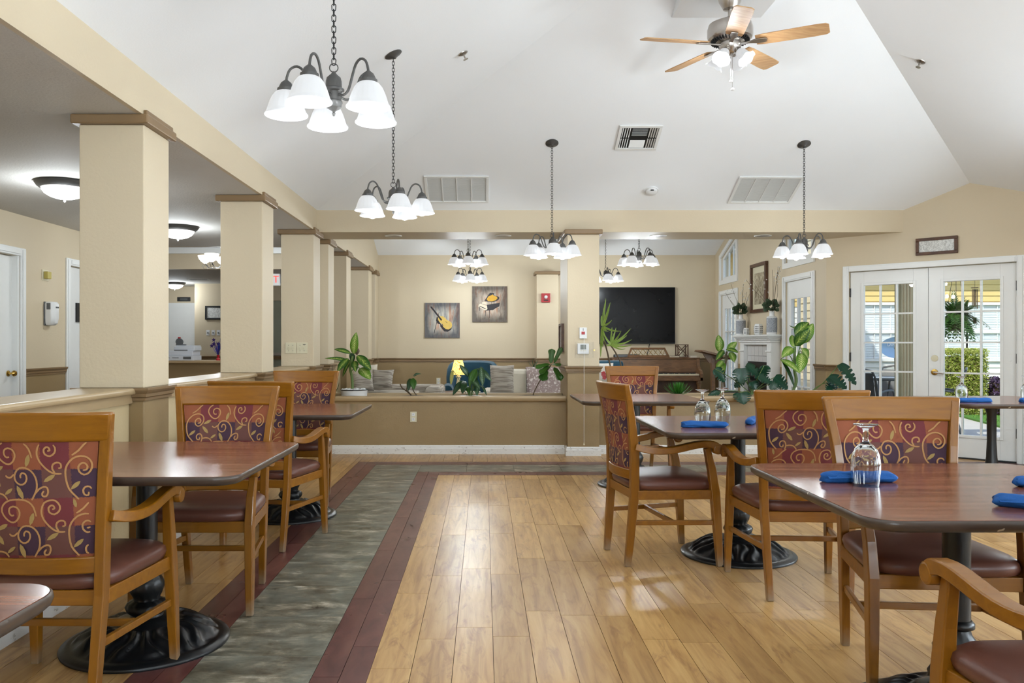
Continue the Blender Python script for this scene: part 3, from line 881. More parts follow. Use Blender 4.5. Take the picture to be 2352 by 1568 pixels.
MOTIF = {
 'vine': [
  [(430,800),(480,790),(500,740),(470,690),(420,690),(375,740),(380,820),(440,870),(510,840),(560,760),(560,670),(510,600),(420,575),(310,610),(220,710),(185,820),(190,950),(220,1080),(290,1180),(350,1250)],
  [(860,580),(820,590),(785,550),(790,480),(850,445),(920,470),(950,540),(930,620),(870,685),(800,690),(720,630),(665,530),(690,430),(770,365),(870,340),(1000,340),(1100,375),(1170,460),(1200,600)],
  [(300,560),(400,490),(480,400),(560,340)],
  [(1440,490),(1475,480),(1465,440),(1430,430),(1390,470),(1400,540),(1470,570),(1540,520),(1555,440),(1500,360),(1420,350),(1330,390),(1285,500),(1290,600),(1340,700),(1430,800),(1520,845),(1610,845)],
  [(1570,760),(1610,750),(1610,690),(1560,670),(1500,700),(1485,770),(1520,840)],
  [(1005,910),(1000,870),(1030,830),(1080,850),(1095,920),(1060,990),(990,1010),(925,960),(910,870),(960,780),(1040,745),(1130,770),(1200,840),(1240,950),(1235,1080),(1190,1180),(1150,1250)],
  [(770,870),(800,900),(850,900),(900,850)],
  [(490,1140),(480,1190),(430,1180),(415,1110),(450,1060),(510,1060),(545,1130),(540,1200),(520,1250)],
  [(540,1170),(620,1150),(700,1165),(750,1210),(770,1250)],
  [(1340,1110),(1310,1150),(1320,1190),(1370,1190),(1400,1130),(1390,1060),(1340,1045),(1270,1080),(1220,1140)]],
 'leaf': [(290,400,80,150),(655,775,-28,205),(610,955,52,225),(1130,640,-72,210),(315,1030,-42,190),(980,1130,68,230),(800,1120,-38,165),(1430,915,-32,205)]}
def smooth_line(pts, k=3):
    out = []
    n = len(pts)
    for i in range(n - 1):
        p0, p1, p2, p3 = pts[max(i - 1, 0)], pts[i], pts[i + 1], pts[min(i + 2, n - 1)]
        for j in range(k):
            t = j / k
            out.append(tuple(0.5 * (2 * b + (c - a) * t + (2 * a - 5 * b + 4 * c - d) * t * t + (3 * b - a - 3 * c + d) * t ** 3) for a, b, c, d in zip(p0, p1, p2, p3)))
    out.append(pts[-1])
    return out
PZ0, PZ1 = 0.523, 0.903                                   # upholstered panel
def panel_half(z): return interp(REAR, z)[0] - 0.021
def make_print(sgn):
    """Woven vine pattern lying on the panel (sgn +1: sitter's side, -1: rear side)."""
    mb = MB()
    yoff = 0.0168 if sgn > 0 else -0.0138
    def surf(u, w, lift=0.0):
        return (u, back_y(u, w) + yoff + sgn * lift, w)
    def inside(u, w): return PZ0 + 0.006 < w < PZ1 - 0.006 and abs(u) < panel_half(w) - 0.008
    for ty in range(0, 3):
        for tx in range(-2, 3):
            def loc(p):
                return ((p[0] - 1110) * UNIT * sgn * -1 + tx * 1480 * UNIT, PZ1 - (p[1] - 335) * UNIT - ty * 905 * UNIT)
            for line in MOTIF['vine']:
                pts = [loc(p) for p in smooth_line(line, 2)]
                run = []
                for p in pts + [None]:
                    if p is not None and inside(*p): run.append(p); continue
                    if len(run) > 2:
                        b = len(mb.v)
                        for i, q in enumerate(run):
                            a, c = run[max(i - 1, 0)], run[min(i + 1, len(run) - 1)]
                            dx, dz = c[0] - a[0], c[1] - a[1]
                            L = math.hypot(dx, dz) or 1
                            w = 0.0028 * (0.7 if i in (0, len(run) - 1) else 1)
                            mb.vert(surf(q[0] - dz / L * w, q[1] + dx / L * w)); mb.vert(surf(q[0] + dz / L * w, q[1] - dx / L * w))
                        for i in range(len(run) - 1): mb.face((b + 2 * i, b + 2 * i + 1, b + 2 * i + 3, b + 2 * i + 2), 0)
                    run = []
            for (lx, ly, ang, ln) in MOTIF['leaf']:
                c = loc((lx, ly))
                if not inside(*c): continue
                a = R(ang); ids = []
                ex, ez = math.cos(a) * -sgn, -math.sin(a)
                ok = True
                pp = []
                for (f, h) in ((-.5, 0), (-.25, .13), (.1, .17), (.35, .1), (.5, 0), (.35, -.1), (.1, -.17), (-.25, -.13)):
                    d = ln * UNIT
                    pp.append((c[0] + ex * f * d - ez * h * d, c[1] + ez * f * d + ex * h * d))
                if all(inside(*q) for q in pp):
                    mb.face([mb.vert(surf(q[0], q[1], 0.0003)) for q in pp], 1)
    return mb
def make_panel():
    mb = MB(); nx, nz = 12, 8
    rows = []
    for side in (1, -1):
        g = []
        for j in range(nz + 1):
            z = lerp(PZ0, PZ1, j / nz)
            r = []
            for i in range(nx + 1):
                x = (-1 + 2 * i / nx) * panel_half(z)
                e = min(1, min(i, nx - i) / 1.2, min(j, nz - j) / 1.0)
                y = back_y(x, z) + (0.008 + 0.008 * e if side > 0 else -0.006 - 0.007 * e)
                r.append(mb.vert((x, y, z), (x + 0.3045, PZ1 - z + 0.184)))
            g.append(r)
        rows.append(g)
        for j in range(nz):
            for i in range(nx):
                mb.face((g[j][i], g[j][i + 1], g[j + 1][i + 1], g[j + 1][i]))
    a, b = rows
    rim = lambda g: g[0] + [r[-1] for r in g[1:-1]] + g[-1][::-1] + [r[0] for r in g[1:-1]][::-1]
    ra, rb = rim(a), rim(b)
    for i in range(len(ra)):
        k = (i + 1) % len(ra)
        mb.face((ra[i], ra[k], rb[k], rb[i]))
    return mb
def make_cushion():
    mb = MB(); n = 12
    rings = []
    def outline(grow):
        pts = []
        for i in range(48):
            a = 2 * PI * i / 48
            cx, sy = math.cos(a), math.sin(a)
            k = 1 / ((abs(cx) ** 5 + abs(sy) ** 5) ** 0.2)
            u, v = cx * k, sy * k
            y = v * (0.238 + grow)
            hw = lerp(0.218, 0.262, (v + 1) / 2) + grow
            pts.append((u * hw, y + 0.012))
        return pts
    for g, z in ((-0.012, 0.412), (0.002, 0.420), (0.008, 0.440), (0.004, 0.458), (-0.012, 0.470), (-0.045, 0.480), (-0.10, 0.487), (-0.17, 0.490)):
        rings.append([(x, y, z) for x, y in outline(g)])
    mb.rings(rings)
    return mb
def make_chair(label, cat='chair', group=None):
    t = thing('dining_chair', label, cat, group=group)
    for s in (-1, 1):
        mb = MB().bar([(s * x, y, z) for z, x, y in REAR[:-1]] + [(s * 0.2465, -0.2725, 0.978)], [0.030, 0.032, 0.034, 0.034, 0.034, 0.032], [0.034, 0.040, 0.048, 0.048, 0.040, 0.030])
        mb.build('rear_leg', M['chairleg'], t, bevel=0.004)
        mb = MB().bar([(s * x, y, z) for z, x, y in FRONT], [0.030, 0.036, 0.038, 0.034, 0.030], [0.032, 0.044, 0.050, 0.044, 0.034])
        mb.build('front_leg', M['chairleg'], t, bevel=0.004)
        # armrest: dips behind, rises to a scroll
        P = [(-0.213, 0.652), (-0.17, 0.640), (-0.12, 0.634), (-0.06, 0.634), (0.0, 0.642), (0.06, 0.655), (0.11, 0.664), (0.155, 0.668), (0.195, 0.664), (0.222, 0.652)]
        xs = [0.222, 0.240, 0.256, 0.266, 0.272, 0.275, 0.276, 0.276, 0.275, 0.274]
        top = smooth_line([(x, y, z) for x, (y, z) in zip(xs, P)], 2)
        mb = MB()
        mb.bar([(s * x, y, z) for x, y, z in top], 0.046, [0.036] * (len(top) - 3) + [0.040, 0.042, 0.040])
        sc = MB().lathe([(0.001, -0.0245), (0.026, -0.0245), (0.029, -0.020), (0.029, 0.020), (0.026, 0.0245), (0.001, 0.0245)], 20)
        sc.xf(Matrix.Translation((s * 0.274, 0.2255, 0.640)) @ Matrix.Rotation(R(90), 4, 'Y'))
        b = len(mb.v); mb.v += sc.v
        for f in sc.f: mb.face([b + i for i in f])
        mb.build('armrest', M['chairwood'], t, 35, bevel=0.004)
        mb = MB().bar([(s * 0.205, -0.20, 0.390), (s * 0.250, 0.215, 0.390)], 0.026, 0.050)
        mb.build('side_rail', M['chairwood'], t, bevel=0.003)
        mb = MB().bar([(s * 0.191, -0.224, 0.238), (s * 0.256, 0.23, 0.238)], 0.018, 0.026)
        mb.build('stretcher', M['chairwood'], t, bevel=0.003)
    MB().box(-0.24, 0.24, 0.208, 0.236, 0.365, 0.415).build('front_rail', M['chairwood'], t, bevel=0.003)
    MB().box(-0.19, 0.19, -0.226, -0.200, 0.365, 0.415).build('rear_rail', M['chairwood'], t, bevel=0.003)
    MB().box(-0.215, 0.215, -0.010, 0.008, 0.225, 0.251).build('cross_stretcher', M['chairwood'], t, bevel=0.003)
    make_cushion().build('seat_cushion', M['vinyl'], t, 60)
    slab(0.898, 0.992, -0.016, 0.018, 0.016, 14).build('top_rail', M['chairwood'], t, 50, bevel=0.009, seg=3)
    slab(0.472, 0.526, -0.016, 0.016, -0.012, 12).build('lower_rail', M['chairwood'], t, 50, bevel=0.005)
    p = make_panel().build('back_panel', M['fabric'], t, 50)
    make_print(1).build('vine_pattern', [M['vine'], M['leafprint']], p)
    make_print(-1).build('vine_pattern', [M['vine'], M['leafprint']], p)
    return t
GC = 'honey wood dining armchairs at the square tables'
chairs = [
 ((-1.430, 2.85), 0, 'honey wood armchair seen from behind, pushed in at the near left table'),
 ((-1.300, 3.88), 180, 'honey wood armchair facing the camera across the near left table'),
 ((-1.310, 5.02), -9, 'honey wood armchair seen from behind at the farther left table'),
 ((-1.430, 6.32), 180, 'honey wood armchair facing the camera beyond the farther left table'),
 ((0.995, 4.66), -81, 'honey wood armchair standing sideways, its back to the open floor'),
 ((1.540, 4.08), -3, 'honey wood armchair with its back to the camera beside the sideways chair'),
 ((1.610, 3.02), 175, 'honey wood armchair facing the camera behind the table with the near goblet'),
 ((1.385, 1.795), 0, 'honey wood armchair cut off by the bottom right corner, scrolled arm showing'),
 ((1.450, 7.74), 180, 'honey wood armchair facing the camera in front of the piano'),
]
c0 = None
for (x, y), a, l in chairs:
    if c0 is None:
        c0 = make_chair(l, group=GC); c0.location = (x, y, 0); c0.rotation_euler = (0, 0, R(a))
    else:
        dup(c0, (x, y, 0), R(a), l, GC)

# ------------------------------------------------------------------ pedestal tables
def rounded_square(h, r, n=6):
    pts = []
    for cx, cy, a0 in ((h - r, h - r, 0), (-h + r, h - r, 90), (-h + r, -h + r, 180), (h - r, -h + r, 270)):
        for i in range(n + 1):
            a = R(a0 + 90 * i / n)
            pts.append((cx + r * math.cos(a), cy + r * math.sin(a)))
    return pts
HT = 0.75; HH = 0.515
def make_table(label, plain=False, group=None):
    t = thing('pedestal_table', label, 'table', group=group)
    rr = lambda d: [(x, y) for x, y in rounded_square(HH - d, 0.085 - d * 0.5, 7)]
    MB().rings([[(x, y, HT - 0.02) for x, y in rr(0.006)], [(x, y, HT) for x, y in rr(0.006)]]).build('tabletop', M['laminate'], t)
    MB().rings([[(x, y, z) for x, y in rr(d)] for d, z in ((0.0065, HT - 0.002), (0.004, HT - 0.0005), (0.001, HT - 0.004), (0.0, HT - 0.012), (0.003, HT - 0.022), (0.014, HT - 0.032), (0.03, HT - 0.036))], cap0=False).build('edge_band', M['edge'], t, 60)
    if plain:
        MB().lathe([(0.056, 0.714), (0.055, 0.70), (0.036, 0.64), (0.034, 0.42), (0.040, 0.28), (0.062, 0.12), (0.075, 0.04)], 24).build('column', M['iron'], t, 40)
        MB().lathe([(0.29, 0.0), (0.29, 0.014), (0.24, 0.03), (0.10, 0.05), (0.06, 0.06)], 40).build('base', M['iron'], t, 40)
        return t
    MB().box(-0.2, 0.2, -0.03, 0.03, HT - 0.046, HT - 0.036).box(-0.03, 0.03, -0.2, 0.2, HT - 0.0462, HT - 0.0362).build('top_bracket', M['iron'], t)
    MB().lathe([(0.041, 0.708), (0.041, 0.30)], 28).build('column', M['iron'], t, 40)
    def vase(r, z, a):
        if 0.135 < z < 0.26: return r * (1 + 0.045 * math.cos(12 * a + z * 90))
        return r
    MB().lathe([(0.041, 0.33), (0.052, 0.318), (0.052, 0.305), (0.040, 0.298), (0.044, 0.282), (0.058, 0.262), (0.068, 0.235), (0.060, 0.205), (0.050, 0.188), (0.050, 0.176), (0.072, 0.166), (0.081, 0.150), (0.076, 0.132), (0.062, 0.120), (0.064, 0.110), (0.085, 0.102)], 48, rfun=vase).build('turned_collar', M['iron'], t, 60)
    def leafy(r, z, a):
        if 0.132 < r < 0.275:
            w = min(1, (r - 0.132) / 0.02, (0.275 - r) / 0.015)
            u = (r - 0.132) / 0.143
            s = math.sin(20 * a + 2.6 * math.sin(u * 5.2) * math.sin(5 * a))
            m_ = 0.5 + 0.5 * math.cos(5 * a + 0.8)
            return (r, z + w * (0.0085 * (abs(s) ** 0.7) * (1 if s > 0 else -0.7) + 0.004 * m_ * math.sin(u * PI)))
        return r
    prof = [(0.06, 0.112), (0.085, 0.108), (0.105, 0.102), (0.118, 0.098), (0.122, 0.092), (0.132, 0.091), (0.138, 0.090), (0.145, 0.089), (0.152, 0.087), (0.16, 0.085), (0.168, 0.0825), (0.175, 0.080), (0.183, 0.077), (0.19, 0.074), (0.198, 0.0705), (0.205, 0.067), (0.213, 0.063), (0.22, 0.059), (0.228, 0.0545), (0.235, 0.050), (0.243, 0.0455), (0.25, 0.041), (0.257, 0.0365), (0.262, 0.033), (0.268, 0.029), (0.275, 0.025), (0.282, 0.022), (0.292, 0.024), (0.300, 0.020), (0.318, 0.014), (0.322, 0.008), (0.320, 0.0)]
    MB().lathe(prof, 240, rfun=leafy).build('base', M['iron'], t, 60)
    return t
GT = 'square pedestal dining tables'
tables = [((-1.362, 3.31), 0, 'near left cherry square table with bare top'), ((-1.362, 5.77), 0, 'second left cherry square table, beside the planter wall chairs'), ((-1.30, 1.045), 0, 'cherry square table of which only a corner shows at the lower left'),
          ((1.51, 2.615), 0, 'near right cherry square table set with a goblet and blue napkins, chipped edge'), ((1.46, 4.70), 0, 'cherry square table set with two goblets and two blue napkins'), ((1.30, 7.02), 0, 'bare cherry square table in front of the piano')]
t0 = None
for (x, y), a, l in tables:
    if t0 is None:
        t0 = make_table(l, group=GT); t0.location = (x, y, 0); t0.rotation_euler = (0, 0, R(a))
    else:
        dup(t0, (x, y, 0), R(a), l, GT)
pt = make_table('cherry square table before the patio doors on a plain flared black pedestal', True, GT)
pt.location = (4.17, 6.72, 0)

# ------------------------------------------------------------------ goblets turned upside down, rolled napkins
def make_goblet():
    t = thing('goblet', 'x', 'goblet')
    def facet(r, z, a):
        if 0.10 < z < 0.15: return r * (1 + 0.03 * math.cos(10 * a))
        return r
    outer = [(0.0395, 0.0005), (0.0425, 0.025), (0.0455, 0.055), (0.0455, 0.075), (0.042, 0.098), (0.034, 0.118), (0.022, 0.132), (0.011, 0.140), (0.0085, 0.150), (0.0095, 0.160), (0.0075, 0.172), (0.009, 0.182), (0.020, 0.190), (0.036, 0.1955), (0.038, 0.198), (0.036, 0.1995), (0.001, 0.1995)]
    inner = [(0.001, 0.128), (0.018, 0.126), (0.030, 0.114), (0.0385, 0.096), (0.0428, 0.075), (0.0428, 0.055), (0.040, 0.025), (0.0372, 0.0005)]
    prof = inner + outer
    mb = MB().lathe(prof, 40, rfun=facet, cap=True)
    mb.build('glass_body', M['glass'], t, 60)
    return t
def make_napkin(seed):
    rg = random.Random(seed)
    mb = MB(); rs = []
    n, m = 26, 20
    L = 0.245
    for i in range(n + 1):
        f = i / n
        x = (f - 0.5) * L
        e = min(1, min(f, 1 - f) / 0.07)
        r0 = 0.0215 * (0.55 + 0.45 * e ** 0.5)
        ring = []
        for j in range(m):
            a = 2 * PI * j / m
            rr = r0 * (1 + 0.08 * math.sin(3 * a + 5 * f + seed) + 0.06 * math.sin(5 * a - 14 * f + seed * 2) + 0.05 * math.sin(22 * f + 2 * a))
            z = rr * math.sin(a)
            ring.append((x + 0.006 * math.sin(2 * a + seed), rr * math.cos(a) * 1.12, max(z, -0.0165) * 0.92 + 0.0155))
        rs.append(ring)
    mb.rings(rs)
    # loose flap edge lying along the roll
    b = len(mb.v)
    for i in range(13):
        f = i / 12
        x = (f - 0.5) * L * 0.92
        mb.vert((x, -0.014 - 0.002 * math.sin(9 * f), 0.029)); mb.vert((x + 0.004, -0.0275 - 0.002 * math.sin(7 * f + 1), 0.0155 + 0.002 * math.sin(5 * f)))
    for i in range(12): mb.face((b + 2 * i, b + 2 * i + 1, b + 2 * i + 3, b + 2 * i + 2))
    return mb.mesh('napkin_roll', M['bluecloth'], 60)
G0 = make_goblet()
gob = [((1.225, 2.625), 'upside-down goblet in front of the napkin on the near right table'), ((1.235, 4.62), 'upside-down goblet at the left of the pair on the second right table'), ((1.395, 4.78), 'upside-down goblet at the right of the pair on the second right table'),
       ((3.83, 6.56), 'upside-down goblet on the table before the patio doors'), ((4.42, 6.66), 'upside-down goblet at the right frame edge before the patio doors')]
for i, ((x, y), l) in enumerate(gob):
    if i == 0: G0.location = (x, y, HT); G0['label'] = l; G0['group'] = 'upside-down goblets'
    else: dup(G0, (x, y, HT), 0, l, 'upside-down goblets')
nap = [((1.235, 2.70), 2, 'rolled blue napkin behind the goblet on the near right table'), ((1.205, 4.47), -2, 'rolled blue napkin in front of the two goblets on the second right table'), ((1.545, 4.72), 65, 'rolled blue napkin beside the two goblets, end on'),
       ((1.545, 2.245), -32, 'rolled blue napkin slanting off the right frame edge on the near right table'), ((1.815, 2.62), 8, 'rolled blue napkin end peeking in at the right frame edge, near right table'),
       ((3.85, 6.42), -8, 'rolled blue napkin under the goblet before the patio doors'), ((4.33, 6.42), -4, 'rolled blue napkin at the right frame edge before the patio doors')]
for i, ((x, y), a, l) in enumerate(nap):
    o = link('napkin', make_napkin(i + 1), None, loc=(x, y, HT), rot=(0, 0, R(a)))
    tag(o, l, 'napkin', 'rolled blue napkins')

# ------------------------------------------------------------------ chandeliers
LAMP = (0.87, 0.95, 1.0)
def chain(mb, z0, z1, r=0.0085, wire=0.0022, L=0.030):
    n = max(1, int(round((z1 - z0) / (L - 2 * wire * 1.6))))
    st = (z1 - z0) / n
    for k in range(n):
        zc = z0 + st * (k + 0.5)
        h = L / 2 - r
        pts = []
        for i in range(14):
            a = 2 * PI * i / 14
            pts.append((r * math.cos(a), r * math.sin(a) + (h if math.sin(a) >= 0 else -h)))
        rs = []
        for i in range(14):
            px, pz = pts[i]
            a = 2 * PI * i / 14
            d = (math.cos(a), math.sin(a))
            ring = []
            for j in range(5):
                b = 2 * PI * j / 5
                u, w = px + d[0] * wire * math.cos(b), wire * math.sin(b)
                z = zc + pz + d[1] * wire * math.cos(b)
                ring.append((u, w, z) if k % 2 == 0 else (w, u, z))
            rs.append(ring)
        rs.append(rs[0])
        mb.rings(rs, True, False, False)
def make_chandelier(ztop_rel, tilt, rz, parent):
    """Five-light chandelier; origin at the height of the shade rims. ztop_rel: height of the ceiling above it."""
    t = parent
    MB().lathe([(0.001, 0.018), (0.004, 0.020), (0.008, 0.030), (0.004, 0.036), (0.010, 0.042), (0.026, 0.055), (0.028, 0.070), (0.030, 0.073), (0.030, 0.080), (0.026, 0.083), (0.027, 0.118), (0.035, 0.124), (0.036, 0.132), (0.028, 0.138), (0.027, 0.165), (0.024, 0.180), (0.012, 0.196), (0.006, 0.206), (0.001, 0.208)], 24, rfun=lambda r, z, a: r * (1.22 if 0.05 < z < 0.19 else 1.0)).build('body', M['bronze'], t, 40)
    ring = [(0.018 * math.cos(2 * PI * i / 16), 0, 0.222 + 0.018 * math.sin(2 * PI * i / 16)) for i in range(17)]
    MB().tube(ring, 0.0025, 6).build('hanging_loop', M['bronze'], t, 40)
    mb = MB(); chain(mb, 0.236, ztop_rel - 0.03); mb.build('chain', M['black'], t, 60)
    cn = MB().lathe([(0.001, 0), (0.062, 0), (0.063, -0.005), (0.052, -0.012), (0.016, -0.024), (0.008, -0.034), (0.001, -0.034)], 28)
    cn.xf(Matrix.Translation((0, 0, ztop_rel)) @ tilt).build('canopy', M['bronze'], t, 40)
    arm = smooth_line([(0.024, 0.108), (0.055, 0.098), (0.085, 0.112), (0.108, 0.165), (0.128, 0.210), (0.155, 0.228), (0.184, 0.215), (0.198, 0.180), (0.200, 0.155)], 3)
    shade = [(0.036, 0.122), (0.046, 0.116), (0.058, 0.100), (0.067, 0.080), (0.074, 0.060), (0.079, 0.044), (0.083, 0.034), (0.090, 0.026), (0.0905, 0.022)]
    sh2 = [(r - 0.003, z - 0.001) for r, z in shade[::-1]]
    for k in range(5):
        a = rz + 2 * PI * k / 5
        ca, sa = math.cos(a), math.sin(a)
        am = MB().tube([(r * ca, r * sa, z) for r, z in arm], 0.0055, 8).build('arm', M['bronze'], t, 50)
        c = (0.2 * ca, 0.2 * sa, 0)
        MB().lathe([(0.006, 0.172), (0.010, 0.168), (0.022, 0.158), (0.029, 0.144), (0.031, 0.136), (0.037, 0.134), (0.037, 0.122), (0.030, 0.122)], 20, c).build('socket_cup', M['bronze'], am, 40)
        MB().lathe(shade + sh2, 72, c, cap=False, rfun=lambda r, z, a: r * (1 + 0.012 * math.cos(18 * a) * (1 if z > 0.036 else 0))).build('glass_shade', M['shade'], am, 60)
        MB().lathe([(0.001, 0.1), (0.014, 0.098), (0.016, 0.075), (0.026, 0.062), (0.031, 0.040), (0.028, 0.018), (0.016, 0.006), (0.001, 0.002)], 16, c).build('bulb', M['bulb'], am, 60)
        L = light('bulb_light', 'POINT', (c[0], c[1], -0.060), CH_W, LAMP, size=0.03)
        L.parent = t
CH_W = 3.4
TL = Vector((-SL, 0, 1)).normalized().to_track_quat('Z', 'Y').to_matrix().to_4x4()
TR_ = Vector((SL, 0, 1)).normalized().to_track_quat('Z', 'Y').to_matrix().to_4x4()
TF = Vector((0, SL, 1)).normalized().to_track_quat('Z', 'Y').to_matrix().to_4x4()
TLO = Vector((0, LSL, 1)).normalized().to_track_quat('Z', 'Y').to_matrix().to_4x4()
def lz(x, y): return LZ + LSL * (14.25 - y)
GD = 'five-light bronze chandeliers'
ch = [((-0.63, 3.44), 2.165, 180, TL, ceil_z, 'large bronze chandelier hanging nearest, above the near left table'), ((-0.632, 5.72), 2.119, 0, TL, ceil_z, 'second bronze chandelier on the left, canopy and chain in view'),
      ((0.665, 7.97), 2.064, -90, TF, ceil_z, 'bronze chandelier hanging in front of the thermostat pillar'), ((3.126, 7.985), 2.064, 90, TF, ceil_z, 'bronze chandelier hanging near the patio doors'),
      ((-0.216, 11.3), 2.30, 200, TLO, lz, 'lounge chandelier above the blue armchair, upper of two'), ((-0.22, 13.1), 2.215, -15, TLO, lz, 'lounge chandelier farthest left, lower of two beside the paintings'),
      ((2.05, 10.8), 2.255, 160, TLO, lz, 'lounge chandelier in front of the television'), ((1.95, 13.1), 2.215, -15, TLO, lz, 'lounge chandelier half hidden by the thermostat pillar'),
      ((4.35, 5.7), 2.11, 0, TR_, ceil_z, 'bronze chandelier added out of view beside the patio doors'), ((4.35, 3.44), 2.16, 0, TR_, ceil_z, 'bronze chandelier added out of view above the right wall tables'), ((-0.63, 1.16), 2.16, 0, TL, ceil_z, 'bronze chandelier added out of view above the camera')]  # the three out of view are added for their light
for (x, y), z, rz, tl, cz, l in ch:
    z -= 0.022
    t = thing('chandelier', l, 'chandelier', (x, y, z), 0, GD)
    CH_W = 7.0 if y > 9.6 else 2.5
    make_chandelier(cz(x, y) - z, tl, R(rz), t)

# ------------------------------------------------------------------ ceiling fan with four tulip lights
fan = thing('ceiling_fan', 'brushed nickel ceiling fan with five oak blades and tulip lights', 'ceiling fan', (1.836, 6.10, 0))
fz0 = 3.44                                               # blade height
MB().lathe([(0.001, 3.81), (0.085, 3.81), (0.088, 3.79), (0.080, 3.755), (0.060, 3.72), (0.050, 3.70), (0.030, 3.695), (0.001, 3.695)], 32).build('canopy', M['nickel'], fan, 40)
MB().lathe([(0.015, 3.70), (0.015, 3.62)], 16).build('downrod', M['nickel'], fan, 40)
MB().lathe([(0.001, 3.64), (0.03, 3.64), (0.04, 3.625), (0.10, 3.61), (0.155, 3.585), (0.165, 3.55), (0.165, 3.50), (0.158, 3.48), (0.14, 3.47), (0.10, 3.455), (0.001, 3.455)], 40).build('motor_housing', M['nickel'], fan, 40)
me = MB().box(0.105, 0.140, -0.003, 0.003, 3.452, 3.474).mesh('cooling_slot', M['black'])
for k in range(36): link('cooling_slot', me, fan, rot=(0, 0, 2 * PI * k / 36))
MB().lathe([(0.001, 3.456), (0.078, 3.456), (0.080, 3.43), (0.070, 3.405), (0.060, 3.385), (0.035, 3.365), (0.010, 3.36), (0.001, 3.36)], 32).build('light_fitter', M['nickel'], fan, 40)
for k in range(5):
    a = R(-99 + 72 * k)
    rot = Matrix.Rotation(a, 4, 'Z') @ Matrix.Translation((0, 0, fz0)) @ Matrix.Rotation(R(-13), 4, 'X')
    outline = [(0.185, -0.058), (0.24, -0.066), (0.58, -0.072), (0.665, -0.068), (0.685, -0.05), (0.685, 0.05), (0.665, 0.068), (0.58, 0.072), (0.24, 0.066), (0.185, 0.058)]
    bl = MB().prism(outline, -0.003, 0.004).xf(rot).build('blade', M['fanwood'], fan, bevel=0.002)
    ir = MB().prism([(0.07, -0.016), (0.14, -0.012), (0.19, -0.028), (0.255, -0.024), (0.265, 0), (0.255, 0.024), (0.19, 0.028), (0.14, 0.012), (0.07, 0.016)], -0.012, -0.004).xf(rot).build('blade_iron', M['nickel'], bl, bevel=0.002)
for k in range(4):
    a = R(-45 + 90 * k)
    d = Vector((math.cos(a), math.sin(a), 0))
    ax = (d * 0.62 + Vector((0, 0, -0.78))).normalized()
    rot = Matrix.Translation(d * 0.062 + Vector((0, 0, 3.385))) @ ax.to_track_quat('Z', 'Y').to_matrix().to_4x4()
    hl = MB().lathe([(0.018, -0.01), (0.024, 0.0), (0.024, 0.018), (0.001, 0.018)], 16).xf(rot).build('lamp_holder', M['nickel'], fan, 40)
    pr = [(0.026, 0.016), (0.036, 0.03), (0.042, 0.055), (0.046, 0.08), (0.056, 0.10), (0.068, 0.112)]
    MB().lathe(pr + [(r - 0.003, z - 0.001) for r, z in pr[::-1]], 28, cap=False, rfun=lambda r, z, a: (r, z + (0.006 * math.cos(6 * a) if z > 0.1 else 0))).xf(rot).build('tulip_shade', M['shade'], hl, 60)
    MB().sphere((0, 0, 0.075), 0.03, 14, 8).xf(rot).build('bulb', M['bulb'], hl, 60)
    L = light('fan_light', 'POINT', rot @ Vector((0, 0, 0.125)), 5.0, LAMP, size=0.03); L.parent = fan
for x, z in ((0.0, 3.16), (0.012, 3.10)):
    pc = MB().tube([(x, -0.02, 3.37), (x, -0.02, z)], 0.0022, 6).build('pull_chain', M['nickel'], fan, 40)
    MB().lathe([(0.001, 0), (0.012, 0.002), (0.014, 0.010), (0.006, 0.018), (0.001, 0.02)], 12, (x, -0.02, z - 0.01)).build('pull_knob', M['plastic'], pc, 40)

# ------------------------------------------------------------------ flush dome lights of the hall
def flush(x, y, z, label, w=22):
    t = thing('flush_light', label, 'ceiling light', (x, y, z), 0, 'dome lights of the hall')
    MB().lathe([(0.001, 0), (0.205, 0), (0.21, -0.012), (0.195, -0.035), (0.175, -0.05), (0.165, -0.05), (0.165, -0.02), (0.001, -0.02)], 44).build('rim', M['bronze'], t, 35)
    MB().lathe([(0.166, -0.045), (0.160, -0.065), (0.140, -0.09), (0.105, -0.112), (0.06, -0.126), (0.001, -0.130)], 44, cap=False, rfun=lambda r, z, a: r * (1 + 0.01 * math.cos(24 * a))).build('glass_dome', M['dome'], t, 60)
    MB().lathe([(0.016, -0.126), (0.018, -0.131), (0.008, -0.140), (0.010, -0.148), (0.001, -0.156)], 14).build('finial', M['bronze'], t, 40)
    L = light('dome_light', 'POINT', (0, 0, -0.20), w, LAMP, size=0.12); L.parent = t
flush(-3.21, 6.27, 2.446, 'dome ceiling light with bronze rim half hidden by the nearest pillar')
flush(-3.22, 8.62, 2.446, 'dome ceiling light with bronze rim between the first two pillars')
flush(-6.19, 16.4, 2.446, 'dome ceiling light with bronze rim above the reception printer')
flush(-3.21, 2.5, 2.446, 'dome ceiling light with bronze rim out of view in the near hall')
# ------------------------------------------------------------------ fittings on walls and pillars
def ybox(name, mat, x0, x1, y0, y1, z0, z1, parent=None, bevel=0.0, smooth=None):
    return MB().box(x0, x1, y0, y1, z0, z1).build(name, mat, parent, smooth, bevel)
